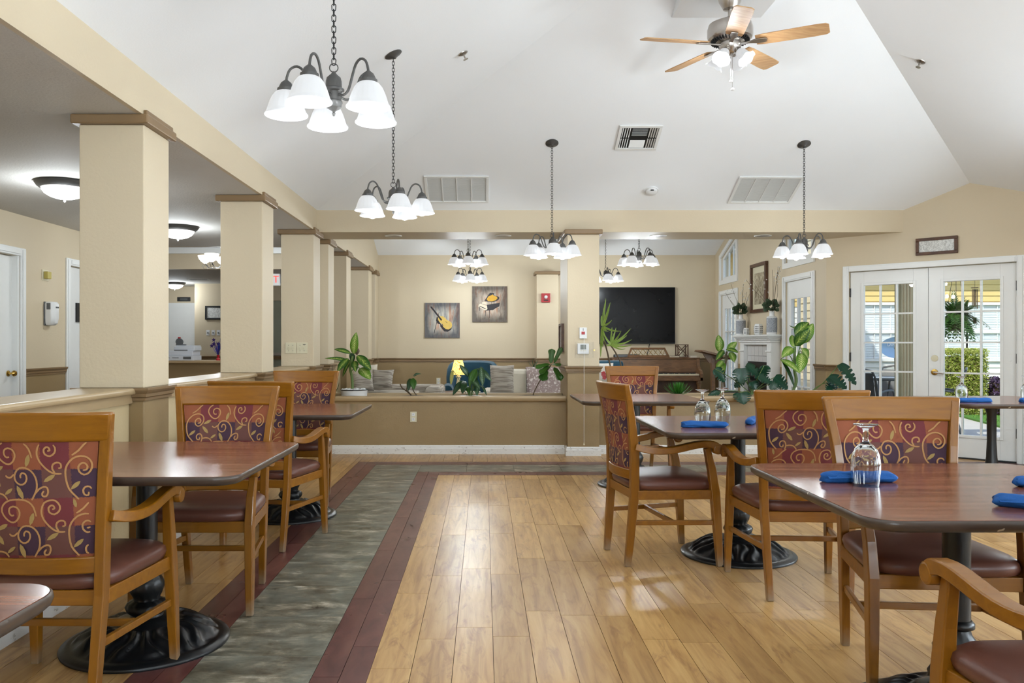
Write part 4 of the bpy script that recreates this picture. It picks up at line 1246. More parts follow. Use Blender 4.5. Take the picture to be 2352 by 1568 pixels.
# switch plates on the third pillar (front face at y = 8.85)
for i, (x, l) in enumerate(((-2.085, 'double ivory switch plate, the one farther from the planter'), (-1.962, 'double ivory switch plate, the one nearer the planter'))):
    t = thing('switch_plate', l, 'switch plate', (x, 8.85, 1.165))
    ybox('plate', M['ivory'], -0.058, 0.058, -0.007, 0.0, -0.058, 0.058, t, 0.003)
    for sx in (-0.023, 0.023):
        tg = ybox('toggle', M['ivory'], sx - 0.005, sx + 0.005, -0.02, -0.007, -0.012, 0.012, t, 0.002)
    for sx in (-0.023, 0.023):
        for sz in (-0.03, 0.03):
            ybox('screw', M['greyplastic'], sx - 0.003, sx + 0.003, -0.009, -0.007, sz - 0.003, sz + 0.003, t)
    if i: ybox('label_tape', M['black'], 0.008, 0.038, -0.008, -0.007, 0.036, 0.043, t)
# thermostat, call button and pull cord on the right pillar (face at y = 8.85)
t = thing('thermostat', 'white wall thermostat with grey display', 'thermostat', (1.073, 8.85, 1.155))
ybox('body', M['plastic'], -0.062, 0.062, -0.026, 0, -0.055, 0.060, t, 0.005)
ybox('display', paint('lcd', (104, 108, 98), 0.3), -0.030, 0.030, -0.028, -0.026, -0.004, 0.046, t)
for sx in (-0.022, 0.004, 0.022): ybox('button', M['ivory'], sx - 0.007, sx + 0.007, -0.028, -0.026, -0.022, -0.015, t)
t = thing('thermostat_cover', 'clear locking cover around the thermostat', 'cover', (1.082, 8.85, 1.145))
mb = MB()
for a in ((-0.098, 0.098, -0.075, 0, -0.088, -0.084), (-0.098, 0.098, -0.075, 0, 0.084, 0.088), (-0.098, -0.094, -0.075, 0, -0.084, 0.084), (0.094, 0.098, -0.075, 0, -0.084, 0.084), (-0.094, 0.094, -0.075, -0.072, -0.084, 0.084)):
    mb.box(*a)
mb.build('shell', M['acrylic'], t)
ybox('lock', M['brass'], 0.098, 0.112, -0.06, -0.03, -0.008, 0.004, t)
t = thing('call_station', 'white emergency call plate with red button and pull cord', 'call station', (1.073, 8.85, 1.327))
ybox('plate', M['plastic'], -0.040, 0.040, -0.022, 0, -0.060, 0.060, t, 0.004)
ybox('button', M['red'], -0.018, 0.018, -0.027, -0.022, -0.015, 0.015, t, 0.002)
for z in (0.045, 0.032): ybox('indicator', M['black'], -0.004, 0.004, -0.024, -0.022, z - 0.004, z + 0.004, t)
c = MB().tube([(0, -0.09, -0.06), (0, -0.092, -0.5), (0, -0.09, -1.17)], 0.0022, 6).build('pull_cord', M['plastic'], t, 40)
MB().tube([(0, -0.02, -0.05), (0, -0.09, -0.06)], 0.0022, 6).build('cord_guide', M['plastic'], t, 40)
MB().lathe([(0.003, 0.03), (0.006, 0.015), (0.010, 0.0), (0.001, 0.0)], 12, (0, -0.09, -1.20)).build('cord_bell', M['ivory'], c, 40)
# small frame on the pillar's left flank
t = thing('flank_frame', 'narrow dark picture frame on the flank of the thermostat pillar', 'picture frame', (0.905, 9.40, 1.28))
mb = MB()
for y0, y1, z0, z1 in ((-0.17, 0.17, -0.16, -0.135), (-0.17, 0.17, 0.135, 0.16), (-0.17, -0.145, -0.135, 0.135), (0.145, 0.17, -0.135, 0.135)): mb.box(-0.03, 0, y0, y1, z0, z1)
mb.build('frame', M['darkwood'], t); ybox('mat_board', M['plastic'], -0.012, -0.002, -0.145, 0.145, -0.135, 0.135, t)
# outlets
def outlet(x, y, z, label):
    t = thing('outlet', label, 'outlet', (x, y, z))
    ybox('plate', M['ivory'], -0.036, 0.036, -0.006, 0, -0.058, 0.058, t, 0.003)
    for s in (-1, 1):
        f = ybox('socket', M['plastic'], -0.017, 0.017, -0.009, -0.006, s * 0.026 - 0.017, s * 0.026 + 0.017, t, 0.004)
        for sx in (-0.006, 0.006): ybox('slot', M['black'], sx - 0.0015, sx + 0.0015, -0.0095, -0.009, s * 0.026 - 0.002, s * 0.026 + 0.008, f)
outlet((949.5 - 1111) / 1880 * 9.0, 9.0, CAMZ - (957 - 791) / 1880 * 9.0, 'ivory outlet on the planter wall')
outlet((1007 - 1111) / 1880 * 14.25, 14.25, CAMZ - (875 - 791) / 1880 * 14.25, 'ivory outlet on the lounge back wall')
# fire alarm on the far pilaster (face y = 13.90)
t = thing('fire_alarm', 'red fire alarm strobe on the far pilaster', 'fire alarm', (at(1253.5, 684, 13.9)))
ybox('housing', M['red'], -0.076, 0.076, -0.045, 0, -0.076, 0.076, t, 0.006)
MB().sphere((0, -0.05, 0.012), 0.03, 14, 8).build('strobe', M['plastic'], t, 60)
ybox('horn', M['black'], -0.04, 0.04, -0.047, -0.045, -0.05, -0.032, t)
# hall wall fittings (wall face x = -4.44)
def on_left(px, py):
    Y = 4.44 * 1880 / (1111 - px)
    return (-4.44, Y, CAMZ - (py - 791) / 1880 * Y)
p = on_left(103, 632)
t = thing('door_chime', 'ivory square plate with raised mustard cover on the hall wall', 'chime', p)
ybox('plate', M['ivory'], 0, 0.008, -0.06, 0.06, -0.055, 0.055, t, 0.002)
ybox('cover', paint('mustard', (188, 172, 92), 0.5), 0.008, 0.05, -0.036, 0.036, -0.036, 0.036, t, 0.004)
p = on_left(108, 719)
t = thing('soap_dispenser', 'white wall soap dispenser with grey window in the hall', 'dispenser', p)
ybox('back_plate', M['greyplastic'], 0, 0.012, -0.068, 0.068, -0.125, 0.115, t, 0.004)
body = MB().rings([[(x, y, z) for x, y in ((0.012, -w), (d * 0.7, -w), (d, -w * 0.5), (d, w * 0.5), (d * 0.7, w), (0.012, w))] for w, d, z in ((0.045, 0.07, -0.125), (0.06, 0.095, -0.105), (0.066, 0.105, -0.05), (0.066, 0.105, 0.09), (0.055, 0.09, 0.115))])
body.build('body', M['plastic'], t, 40, bevel=0.006)
ybox('level_window', M['greyplastic'], 0.03, 0.07, -0.0675, -0.064, 0.035, 0.10, t, 0.002)
ybox('badge', M['greyplastic'], 0.1045, 0.106, -0.03, 0.03, 0.05, 0.066, t)
# framed pieces
def frame_y(name, label, c, w, h, face_mat, fm, d=0.03, b=0.03, rot=None):
    t = thing(name, label, 'picture frame', c)
    if rot is not None: t.rotation_euler = (0, 0, rot)
    for x0, x1, z0, z1 in ((-w, w, -h, -h + b), (-w, w, h - b, h), (-w, -w + b, -h + b, h - b), (w - b, w, -h + b, h - b)):
        ybox('frame_bar', fm, x0, x1, -d, 0, z0, z1, t, 0.004)
    ybox('picture', face_mat, -w + b, w - b, -d * 0.5, -0.002, -h + b, h - b, t)
    return t
t_ = NT('pale_lined_picture'); vv = t_.coords('Object')
f = t_.ramp(t_.noise(vv, 14, 6, 0.7, 2.0), [(0.46, (0, 0, 0)), (0.5, (1, 1, 1)), (0.54, (0, 0, 0))])
M['drawing'] = t_.surf(t_.principled(Base_Color=t_.mix(t_.math('MULTIPLY', f, 0.7), lin((222, 222, 218)), lin((110, 108, 104))), Roughness=0.08))
t_ = NT('grey_print'); vv = t_.coords('Object')
M['print'] = t_.surf(t_.principled(Base_Color=t_.ramp(t_.noise(vv, 9, 6, 0.7, 1.5), [(0.35, lin((112, 100, 82))), (0.5, lin((160, 148, 124))), (0.66, lin((200, 190, 166)))]), Roughness=0.2))
s_ = (13.66 * ((2152 - 1111) / 1880) / (1 + (2152 - 1111) / 1880) - 4.03) / 0.70711
c = dw(s_, 0, CAMZ - (564.5 - 791) / 1880 * (9.63 - 0.70711 * s_))
frame_y('door_picture', 'dark framed picture hung above the patio doors', c, 0.205, 0.092, M['drawing'], M['darkwood'], 0.03, 0.032, R(-45))  # pale lined face stands in for the reflection on its glass
t = thing('mantel_picture', 'tall brown framed grey print above the mantel', 'picture frame', (4.03, 11.93, 2.03))
for y0, y1, z0, z1 in ((-0.34, 0.34, -0.36, -0.31), (-0.34, 0.34, 0.31, 0.36), (-0.34, -0.29, -0.31, 0.31), (0.29, 0.34, -0.31, 0.31)):
    ybox('frame_bar', M['darkwood'], -0.045, 0, y0, y1, z0, z1, t, 0.006)
ybox('mat_board', M['ivory'], -0.012, -0.002, -0.29, 0.29, -0.31, 0.31, t)
ybox('print', M['print'], -0.014, -0.012, -0.21, 0.21, -0.24, 0.22, t)
frame_y('reception_picture', 'black framed certificate on the reception wall', at(492, 718, 16.7), 0.18, 0.14, M['drawing'], M['black'], 0.03, 0.035)
for i, px in enumerate((478, 490, 502)):
    t = thing('wall_switch', ('first', 'second', 'third')[i] + ' small white switch from the left below the certificate', 'switch', at(px, 764, 16.7), 0, 'switches on the reception wall')
    ybox('plate', M['plastic'], -0.035, 0.035, -0.006, 0, -0.055, 0.055, t, 0.003); ybox('toggle', M['greyplastic'], -0.012, 0.012, -0.02, -0.006, -0.012, 0.012, t)

# ------------------------------------------------------------------ paintings in the lounge
def canvas_mat(name, pal):
    t = NT(name); v = t.coords('Object')
    st = t.n('Mapping', {'Vector': v, 'Scale': (9, 1, 1.6)}).outputs[0]
    a = t.noise(st, 1.3, 6, 0.65, 0.8)
    col = t.ramp(a, [(0.28, lin(pal[0])), (0.42, lin(pal[1])), (0.52, lin(pal[2])), (0.62, lin(pal[3])), (0.74, lin(pal[4]))])
    s = t.n('SeparateXYZ', {0: v})
    e = t.math('MAXIMUM', t.math('ABSOLUTE', s.outputs[0]), t.math('ABSOLUTE', s.outputs[2]))
    k = t.math('MULTIPLY', t.math('SUBTRACT', t.math('ADD', e, t.math('MULTIPLY', t.noise(v, 7, 4), 0.14)), 0.19), 7.0, True)
    return t.surf(t.principled(Base_Color=t.mix(t.math('MULTIPLY', k, 0.8), col, lin(pal[5])), Roughness=0.7))
M['cv1'] = canvas_mat('violin_canvas', [(86, 92, 104), (150, 148, 146), (196, 190, 178), (196, 150, 122), (140, 112, 100), (52, 54, 64)])
M['cv2'] = canvas_mat('piano_canvas', [(110, 104, 100), (150, 132, 116), (196, 182, 166), (178, 132, 104), (190, 168, 150), (58, 52, 48)])
M['yel'] = paint('violin_yellow', (226, 190, 96), 0.6, 0.12, 14, kind='obj')
M['gold'] = paint('piano_gold', (216, 164, 36), 0.6, 0.14, 14, kind='obj')
M['ink'] = paint('paint_black', (36, 30, 34), 0.6, 0.1, kind='obj')
M['palekeys'] = paint('paint_pale', (226, 214, 190), 0.6, 0.08, 14, kind='obj')
def flat(mb, poly, lift, mat, s, cx, cz):
    ids = [mb.vert(((x - cx) * s, -0.031 - lift, (cz - y) * s)) for x, y in poly]
    mb.face(ids, mat)
S_ = 14.25 / 1880 / 11.2
def ell(cx, cy, a, b, ang, n=18):
    r = R(ang)
    return [(cx + a * math.cos(q) * math.cos(r) - b * math.sin(q) * math.sin(r), cy + a * math.cos(q) * math.sin(r) + b * math.sin(q) * math.cos(r)) for q in [2 * PI * i / n for i in range(n)]]
t = thing('violin_painting', 'square canvas painting of a violin on the lounge wall', 'painting', at(1016, 735.5, 14.25))
ybox('canvas', M['cv1'], -0.303, 0.303, -0.03, 0, -0.303, 0.303, t)
mb = MB(); cx, cz = 520, 955
flat(mb, [(380, 860), (360, 960), (400, 1040), (470, 1060), (470, 1110), (520, 1180), (570, 1240), (660, 1250), (740, 1200), (770, 1140), (700, 1150), (600, 1150), (520, 1090), (450, 1000), (420, 900)], 0.0005, 1, S_, cx, cz)
flat(mb, [(410, 870), (470, 850), (540, 850), (590, 890), (640, 950), (700, 970), (760, 1020), (775, 1090), (750, 1150), (680, 1190), (610, 1180), (540, 1120), (510, 1050), (450, 1000), (410, 940)], 0.001, 0, S_, cx, cz)
flat(mb, [(210, 600), (250, 600), (520, 940), (490, 970), (230, 640)], 0.0015, 1, S_, cx, cz)
flat(mb, [(300, 1295), (318, 1290), (445, 745), (435, 742)], 0.0018, 1, S_, cx, cz)
flat(mb, [(595, 985), (610, 985), (655, 1020), (645, 1025)], 0.002, 1, S_, cx, cz); flat(mb, [(510, 1050), (525, 1048), (550, 1105), (535, 1105)], 0.002, 1, S_, cx, cz)
mb.build('painted_violin', [M['yel'], M['ink']], t)
t = thing('piano_painting', 'square canvas painting of a grand piano on the lounge wall', 'painting', at(1124.5, 698.5, 14.25))
ybox('canvas', M['cv2'], -0.303, 0.303, -0.03, 0, -0.31, 0.31, t)
mb = MB(); cx, cz = 1725, 545
flat(mb, [(1590, 460), (1735, 250), (1845, 262), (1820, 320), (1900, 335), (1970, 360), (1975, 410), (1900, 470), (1800, 490), (1660, 480)], 0.0005, 1, S_, cx, cz)
flat(mb, [(1650, 420), (1690, 350), (1780, 310), (1800, 290), (1830, 330), (1900, 345), (1930, 390), (1890, 440), (1790, 475), (1690, 470)], 0.001, 0, S_, cx, cz)
flat(mb, [(1640, 620), (1660, 560), (1990, 510), (1975, 600), (1880, 650), (1820, 690), (1630, 715)], 0.0006, 1, S_, cx, cz)
flat(mb, [(1430, 600), (1480, 530), (1660, 590), (1670, 670), (1620, 710)], 0.001, 2, S_, cx, cz)
flat(mb, [(1440, 590), (1480, 590), (1625, 655), (1620, 675)], 0.0014, 1, S_, cx, cz)
flat(mb, [(1530, 500), (1600, 480), (1650, 500), (1640, 560), (1530, 530)], 0.0013, 2, S_, cx, cz)
for x0, y0, y1 in ((1620, 700, 850), (1725, 690, 895), (1940, 640, 760), (1465, 620, 720)): flat(mb, [(x0 - 8, y0), (x0 + 8, y0), (x0 + 5, y1), (x0 - 3, y1)], 0.0012, 1, S_, cx, cz)
mb.build('painted_piano', [M['gold'], M['ink'], M['palekeys']], t)

# ------------------------------------------------------------------ television, piano and what stands on it
t = thing('television', 'large black wall television above the piano', 'television', ((1.62 + 3.32) / 2, 14.25, 1.707))
ybox('cabinet', M['black'], -0.85, 0.85, -0.06, -0.02, -0.49, 0.49, t, 0.004)
ybox('wall_bracket', M['black'], -0.3, 0.3, -0.02, 0, -0.2, 0.2, t)
ybox('screen', paint('tv_screen', (12, 11, 13), 0.22, 0.2, 2, spec=0.12), -0.84, 0.84, -0.062, -0.06, -0.475, 0.482, t)
cd = MB().tube([(0.42, -0.012, -0.47), (0.40, -0.012, -0.56), (0.36, -0.012, -0.74)], 0.006, 6).build('power_cord', M['black'], t, 40)
pn = thing('upright_piano', 'walnut upright piano below the television', 'piano', (2.90, 13.55, 0))
PWd = 0.735
ybox('case_back', M['pianowood'], -PWd, PWd, 0.28, 0.62, 0.0, 0.96, pn, 0.004)
ybox('lid', M['pianowood'], -PWd - 0.015, PWd + 0.015, 0.24, 0.64, 0.96, 0.985, pn, 0.006)
ybox('upper_panel', M['pianowood'], -PWd + 0.05, PWd - 0.05, 0.255, 0.285, 0.74, 0.955, pn)
ybox('key_bed', M['pianowood'], -PWd, PWd, 0.0, 0.29, 0.60, 0.66, pn, 0.006)
ybox('key_slip', M['pianowood'], -PWd + 0.06, PWd - 0.06, 0.0, 0.03, 0.66, 0.69, pn)
ybox('lower_panel', M['darkwood'], -PWd + 0.03, PWd - 0.03, 0.24, 0.28, 0.05, 0.60, pn)
for s in (-1, 1):
    MB().prism([(0.0, 0.60), (0.30, 0.60), (0.30, 0.96), (0.24, 0.96), (0.20, 0.90), (0.19, 0.84), (0.13, 0.79), (0.05, 0.77), (0.0, 0.72)], s * PWd, s * (PWd - 0.05), 0, lambda a, b, h: (h, a, b)).build('key_cheek', M['pianowood'], pn, bevel=0.005)
    MB().lathe([(0.04, 0.60), (0.045, 0.56), (0.03, 0.52), (0.028, 0.12), (0.04, 0.08), (0.04, 0.0)], 12, (s * (PWd - 0.06), 0.06, 0)).build('leg', M['pianowood'], pn, 40)
kw = (2 * PWd - 0.12) / 52
km = MB().box(-kw / 2 + 0.0006, kw / 2 - 0.0006, 0.03, 0.19, 0.66, 0.715).mesh('white_key', M['ivory'])
kb = MB().box(-0.005, 0.005, 0.09, 0.19, 0.715, 0.727).mesh('black_key', M['black'])
for i in range(52):
    link('white_key', km, pn, loc=(-PWd + 0.06 + kw * (i + 0.5), 0, 0))
    if i % 7 in (0, 2, 3, 5, 6) and i < 51: link('black_key', kb, pn, loc=(-PWd + 0.06 + kw * (i + 1), 0, 0))
# lattice music desk
md = thing('music_desk', 'lattice music desk leaning on the piano', 'music desk', (2.78, 13.82, 0.987))
w, h = 0.36, 0.17
def tilted(mb, nm, mat):
    return mb.xf(Matrix.Rotation(R(-18), 4, 'X')).build(nm, mat, md)
tilted(MB().prism([(-w, 0), (w, 0), (w - 0.03, 0.035), (-w + 0.03, 0.035)], -0.012, 0.012, 0, lambda a, b, q: (a, q, b)), 'bottom_bar', M['pianowood'])
tilted(MB().prism([(-w + 0.06, h - 0.03), (w - 0.06, h - 0.03), (w - 0.09, h), (-w + 0.09, h)], -0.012, 0.012, 0, lambda a, b, q: (a, q, b)), 'top_bar', M['pianowood'])
for s in (-1, 1): tilted(MB().prism([(s * w, 0), (s * (w - 0.03), 0), (s * (w - 0.10), h), (s * (w - 0.07), h)], -0.012, 0.012, 0, lambda a, b, q: (a, q, b)), 'end_bar', M['pianowood'])
for s in (-1, 1):
    for k in range(-3, 4):
        x = k * 0.085
        xe = max(-w + 0.08, min(w - 0.08, x + s * 0.085))
        tilted(MB().bar([(x, 0.002 * s, 0.03), (xe, 0.002 * s, h - 0.025)], 0.008, 0.006, (0, 1, 0)), 'lattice_strip', M['brass'])
t = thing('soundbar', 'slim black soundbar on the piano lid', 'soundbar', (2.44, 13.98, 0.985))
ybox('bar_body', M['black'], -0.22, 0.22, -0.04, 0.04, 0, 0.05, t, 0.008); ybox('grille', M['greyplastic'], -0.21, 0.21, -0.042, -0.04, 0.008, 0.042, t)
for i, (x, w_, z, m_, l) in enumerate(((2.98, 0.12, 0.985, 'ivory', 'pale closed book lying on the piano lid, lower'), (2.975, 0.11, 1.012, 'plastic', 'white book on top of the pale book on the piano'), (3.22, 0.10, 0.985, 'darkwood', 'brown book on the piano lid left of the lantern'), (3.56, 0.06, 0.985, 'plastic', 'small white book at the right end of the piano lid'))):
    t = thing('book', l, 'book', (x, 13.95, z))
    ybox('pages', M['palekeys'], -w_ + 0.004, w_ - 0.004, -0.07, 0.074, 0.003, 0.022, t); ybox('cover', M[m_], -w_, w_, -0.075, 0.078, 0, 0.003, t); ybox('cover', M[m_], -w_, w_, -0.075, 0.078, 0.022, 0.025, t); ybox('spine', M[m_], -w_, w_, 0.075, 0.078, 0.003, 0.022, t)
t = thing('lantern', 'dark wooden lantern with crossed bars on the piano', 'lantern', (3.395, 14.03, 0.985))
q, H = 0.085, 0.22
for sx in (-1, 1):
    for sy in (-1, 1): ybox('post', M['darkwood'], sx * q - 0.008, sx * q + 0.008, sy * q - 0.008, sy * q + 0.008, 0.012, H - 0.012, t)
    MB().bar([(-q * sx, -q, 0.012), (q * sx, -q, H - 0.012)], 0.008, 0.012, (0, 1, 0)).build('cross_bar', M['darkwood'], t)
    MB().bar([(-q * sx, q, 0.012), (q * sx, q, H - 0.012)], 0.008, 0.012, (0, 1, 0)).build('cross_bar', M['darkwood'], t)
ybox('base_board', M['darkwood'], -q - 0.01, q + 0.01, -q - 0.01, q + 0.01, 0, 0.012, t); ybox('top_board', M['darkwood'], -q - 0.01, q + 0.01, -q - 0.01, q + 0.01, H - 0.012, H, t)
MB().lathe([(0.03, 0.012), (0.03, 0.11), (0.001, 0.112)], 16).build('candle', M['ivory'], t, 40)
# lectern
t = thing('lectern', 'brown wooden lectern with a slanted reading board', 'lectern', (3.36, 12.0, 0))
ybox('foot_board', M['pianowood'], -0.16, 0.16, -0.16, 0.16, 0, 0.04, t, 0.006)
ybox('post', M['pianowood'], -0.028, 0.028, -0.028, 0.028, 0.04, 1.0, t, 0.004)
MB().prism([(-0.22, 1.10), (-0.20, 1.125), (0.22, 1.02), (0.21, 0.995)], -0.22, 0.22, 0, lambda a, b, h: (a, h, b)).build('reading_board', M['pianowood'], t, bevel=0.004)
MB().prism([(-0.16, 1.085), (0.14, 1.01), (0.08, 0.93), (-0.06, 0.93)], -0.02, 0.02, 0, lambda a, b, h: (a, h, b)).build('bracket', M['pianowood'], t)
ybox('book_ledge', M['pianowood'], 0.19, 0.225, -0.22, 0.22, 0.985, 1.045, t)

# ------------------------------------------------------------------ sofas, armchair, lamp
def stripe(name, a, b, sc=(3, 3, 60)):
    t = NT(name); v = t.coords('Object', sc)
    f = t.noise(v, 1.6, 2, 0.5, 0.4)
    return t.surf(t.principled(Base_Color=t.ramp(f, [(0.42, lin(a)), (0.52, lin(b))]), Roughness=0.9))
M['stripe'] = stripe('grey_wavy_stripe', (140, 130, 120), (186, 178, 166))
M['linen'] = paint('linen', (206, 198, 182), 0.9, 0.04, 30, 0.2, 120)
M['teal'] = paint('teal_velvet', (14, 70, 92), 0.75, 0.2, 6, kind='obj', Sheen_Weight=0.2)
t_ = NT('mauve_blanket'); v = t_.coords('Object')
M['blanket'] = t_.surf(t_.principled(Base_Color=t_.mix(t_.ramp(t_.noise(v, 38, 3), [(0.55, (0, 0, 0)), (0.62, (1, 1, 1))]), lin((150, 132, 128)), lin((206, 196, 190))), Roughness=0.95))
def puff(w, h, d, mat, name, parent=None, loc=None, rot=None, pinch=0.75):
    mb = MB(); n = 12
    rows = []
    for side in (1, -1):
        g = []
        for j in range(n + 1):
            r = []
            for i in range(n + 1):
                u, v = -1 + 2 * i / n, -1 + 2 * j / n
                e = max(0, (1 - u ** 4) * (1 - v ** 4)) ** 0.5
                k = 1 - (1 - pinch) * 0.35 * (1 - abs(u) ** 2) * 0 
                x = u * w * (1 - 0.06 * (1 - v * v) * abs(u))
                z = v * h * (1 - 0.06 * (1 - u * u) * abs(v))
                r.append(mb.vert((x, side * d * e, z)))
            g.append(r)
        rows.append(g)
        for j in range(n):
            for i in range(n): mb.face((g[j][i], g[j][i + 1], g[j + 1][i + 1], g[j + 1][i]))
    return mb.build(name, mat, parent, 70, loc=loc, rot=rot)
sofa = thing('chaise', 'grey striped chaise sofa below the left lounge pillars', 'sofa', (-0.95, 10.75, 0))
ybox('base', M['stripe'], -0.8, 0.42, -0.45, 0.55, 0.08, 0.40, sofa, 0.03)
ybox('seat_cushion', M['stripe'], -0.78, 0.10, -0.47, 0.40, 0.40, 0.585, sofa, 0.05)
ybox('backrest', M['stripe'], -0.80, 0.42, 0.40, 0.60, 0.30, 0.66, sofa, 0.05)
ybox('armrest', M['stripe'], 0.20, 0.42, -0.42, 0.42, 0.30, 0.655, sofa, 0.05)
for x in (-0.7, 0.35):
    for y in (-0.4, 0.5): ybox('foot', M['darkwood'], x - 0.025, x + 0.025, y - 0.025, y + 0.025, 0, 0.09, sofa)
for (px, py, Y, w, h, tilt, rz, m_, l) in ((838, 862, 10.92, 0.17, 0.15, -12, 10, 'linen', 'pale pillow at the back of the striped chaise'), (878, 870, 10.72, 0.15, 0.13, -20, -12, 'stripe', 'grey striped pillow leaning on the chaise'), (833, 878, 10.50, 0.14, 0.12, -22, 20, 'stripe', 'grey striped pillow half behind the potted dumb cane')):
    p = at(px, py, Y)
    o = puff(w, h, 0.075, M[m_], 'pillow', None, p, (R(tilt), 0, R(rz))); tag(o, l, 'pillow', 'pillows of the chaise')
s2 = thing('sofa', 'pale lounge sofa behind the planter, mostly hidden', 'sofa', (0.72, 11.15, 0))
ybox('base', M['linen'], -0.72, 0.72, -0.45, 0.42, 0.08, 0.36, s2, 0.03)
ybox('seat_cushion', M['linen'], -0.55, 0.55, -0.47, 0.22, 0.36, 0.50, s2, 0.05)
ybox('backrest', M['linen'], -0.60, 0.70, 0.18, 0.42, 0.36, 0.86, s2, 0.06)
for s in (-1, 1): ybox('armrest', M['linen'], min(s * 0.55, s * 0.72), max(s * 0.55, s * 0.72), -0.45, 0.40, 0.36, 0.60, s2, 0.05)
for x in (-0.62, 0.62):
    for y in (-0.38, 0.36): ybox('foot', M['darkwood'], x - 0.03, x + 0.03, y - 0.03, y + 0.03, 0, 0.085, s2)
p = at(1153, 872, 10.75)
o = puff(0.16, 0.20, 0.09, M['stripe'], 'pillow', None, p, (R(-14), 0, 0)); tag(o, 'grey pillow with pale upper edge on the pale sofa', 'pillow')
mb = MB(); rs = []
for i in range(15):
    x = -0.34 + 0.68 * i / 14
    wv = 0.012 * math.sin(i * 1.1)
    rs.append([(x, 0.46 + wv, 0.45), (x, 0.445 + wv, 0.80), (x, 0.40, 0.885 + wv * 0.4), (x, 0.20, 0.885 + wv * 0.4), (x, 0.145 - wv, 0.80), (x, 0.13 - wv, 0.56), (x, 0.05, 0.525), (x, -0.3, 0.525),
               (x, -0.3, 0.512), (x, 0.05, 0.512), (x, 0.118 - wv, 0.55), (x, 0.134 - wv, 0.80), (x, 0.19, 0.872 + wv * .4), (x, 0.40, 0.872 + wv * .4), (x, 0.432 + wv, 0.79), (x, 0.448 + wv, 0.45)])
o = mb.rings(rs).build('throw_blanket', M['blanket'], None, 60, loc=(0.93, 11.15, 0.0))
tag(o, 'mauve speckled throw blanket draped over the pale sofa', 'blanket')
ac = thing('armchair', 'teal velvet armchair behind the table lamp', 'armchair', (-0.17, 12.6, 0))
ybox('seat', M['teal'], -0.34, 0.34, -0.36, 0.30, 0.20, 0.45, ac, 0.05)
rs = []
for i in range(17):
    a = R(190 + (350 - 190) * i / 16) + PI
    h = 0.95 - 0.22 * (abs(i - 8) / 8) ** 5
    q_ = 1 / (abs(math.cos(a)) ** 3 + abs(math.sin(a)) ** 3) ** (1 / 3)
    r0, r1 = 0.42 * q_, 0.32 * q_
    rs.append([(r1 * math.cos(a) * 0.95, r1 * math.sin(a) + 0.02, 0.20), (r0 * math.cos(a) * 0.95, r0 * math.sin(a) + 0.02, 0.20), (r0 * math.cos(a) * 0.98, r0 * math.sin(a) + 0.05, h - 0.03), ((r0 - 0.04) * math.cos(a), (r0 - 0.04) * math.sin(a) + 0.04, h), ((r1 + 0.02) * math.cos(a), (r1 + 0.02) * math.sin(a) + 0.02, h - 0.03)])
MB().rings(rs).build('backrest', M['teal'], ac, 60)
for s in (-1, 1):
    MB().tube([(s * 0.36, 0.0, 0.52), (s * 0.37, -0.2, 0.54), (s * 0.37, -0.34, 0.52)], [0.07, 0.08, 0.07], 14).build('armrest', M['teal'], ac, 60)
    for y in (-0.3, 0.24): MB().tube([(s * 0.28, y, 0.2), (s * 0.31, y * 1.1, 0)], [0.022, 0.014], 8).build('leg', M['darkwood'], ac, 40)
st = thing('side_table', 'round wooden side table under the lamp', 'table', (at(1052, 900, 11.6).x, 11.6, 0))
MB().lathe([(0.001, 0.515), (0.30, 0.515), (0.31, 0.525), (0.31, 0.535), (0.001, 0.54)], 36).build('top', M['pianowood'], st, 40)
MB().lathe([(0.03, 0.515), (0.03, 0.08), (0.16, 0.03), (0.17, 0.0)], 20).build('pedestal', M['pianowood'], st, 40)
tl = thing('table_lamp', 'lit table lamp with a patterned yellow shade', 'lamp', (at(1053, 900, 11.6).x, 11.6, 0.54))
MB().lathe([(0.07, 0.0), (0.07, 0.012), (0.03, 0.02), (0.022, 0.05), (0.032, 0.11), (0.022, 0.16), (0.024, 0.19), (0.040, 0.20), (0.040, 0.21), (0.022, 0.215), (0.018, 0.235), (0.001, 0.236)], 20).build('base', M['ivory'], tl, 40)
t_ = NT('lit_parchment_shade'); v = t_.coords('Object')
cr = t_.n('TexVoronoi', {'Vector': v, 'Scale': 26.0}, feature='DISTANCE_TO_EDGE').outputs[0]
cc = t_.mix(t_.ramp(cr, [(0.02, (0, 0, 0)), (0.05, (1, 1, 1))]), lin((150, 110, 60)), lin((250, 226, 160)))
M['parch'] = t_.surf(t_.n('AddShader', {0: t_.n('BsdfTranslucent', {'Color': cc}).outputs[0], 1: t_.n('Emission', {'Color': cc, 'Strength': 0.5}).outputs[0]}).outputs[0])
MB().lathe([(0.112, 0.235), (0.058, 0.44), (0.057, 0.44), (0.111, 0.235)], 32, cap=False).build('shade', M['parch'], tl, 40)
MB().tube([(0, 0, 0.236), (0, 0, 0.45)], 0.006, 8).build('harp', M['bronze'], tl)
MB().sphere((0, 0, 0.33), 0.028, 12, 8).build('bulb', M['bulb'], tl, 60)
L = light('lamp_light', 'POINT', (0, 0.0, 0.40), 0.6, (1, 0.8, 0.5), size=0.03); L.parent = tl
t = thing('magazine', 'open pale magazine on the side table', 'magazine', (at(1085, 898, 11.45).x, 11.45, 0.54))
ybox('page_block', M['palekeys'], -0.11, 0.0, -0.08, 0.08, 0, 0.008, t); ybox('page_block', M['palekeys'], 0.002, 0.112, -0.08, 0.08, 0, 0.006, t)
p = at(1386, 858, 11.2)
o = puff(0.15, 0.15, 0.06, paint('floral_cushion', (222, 214, 204), 0.9, 0.1, 20), 'pillow', None, p, (R(-10), 0, R(10))); tag(o, 'white cushion with red flowers beside the thermostat pillar', 'pillow')
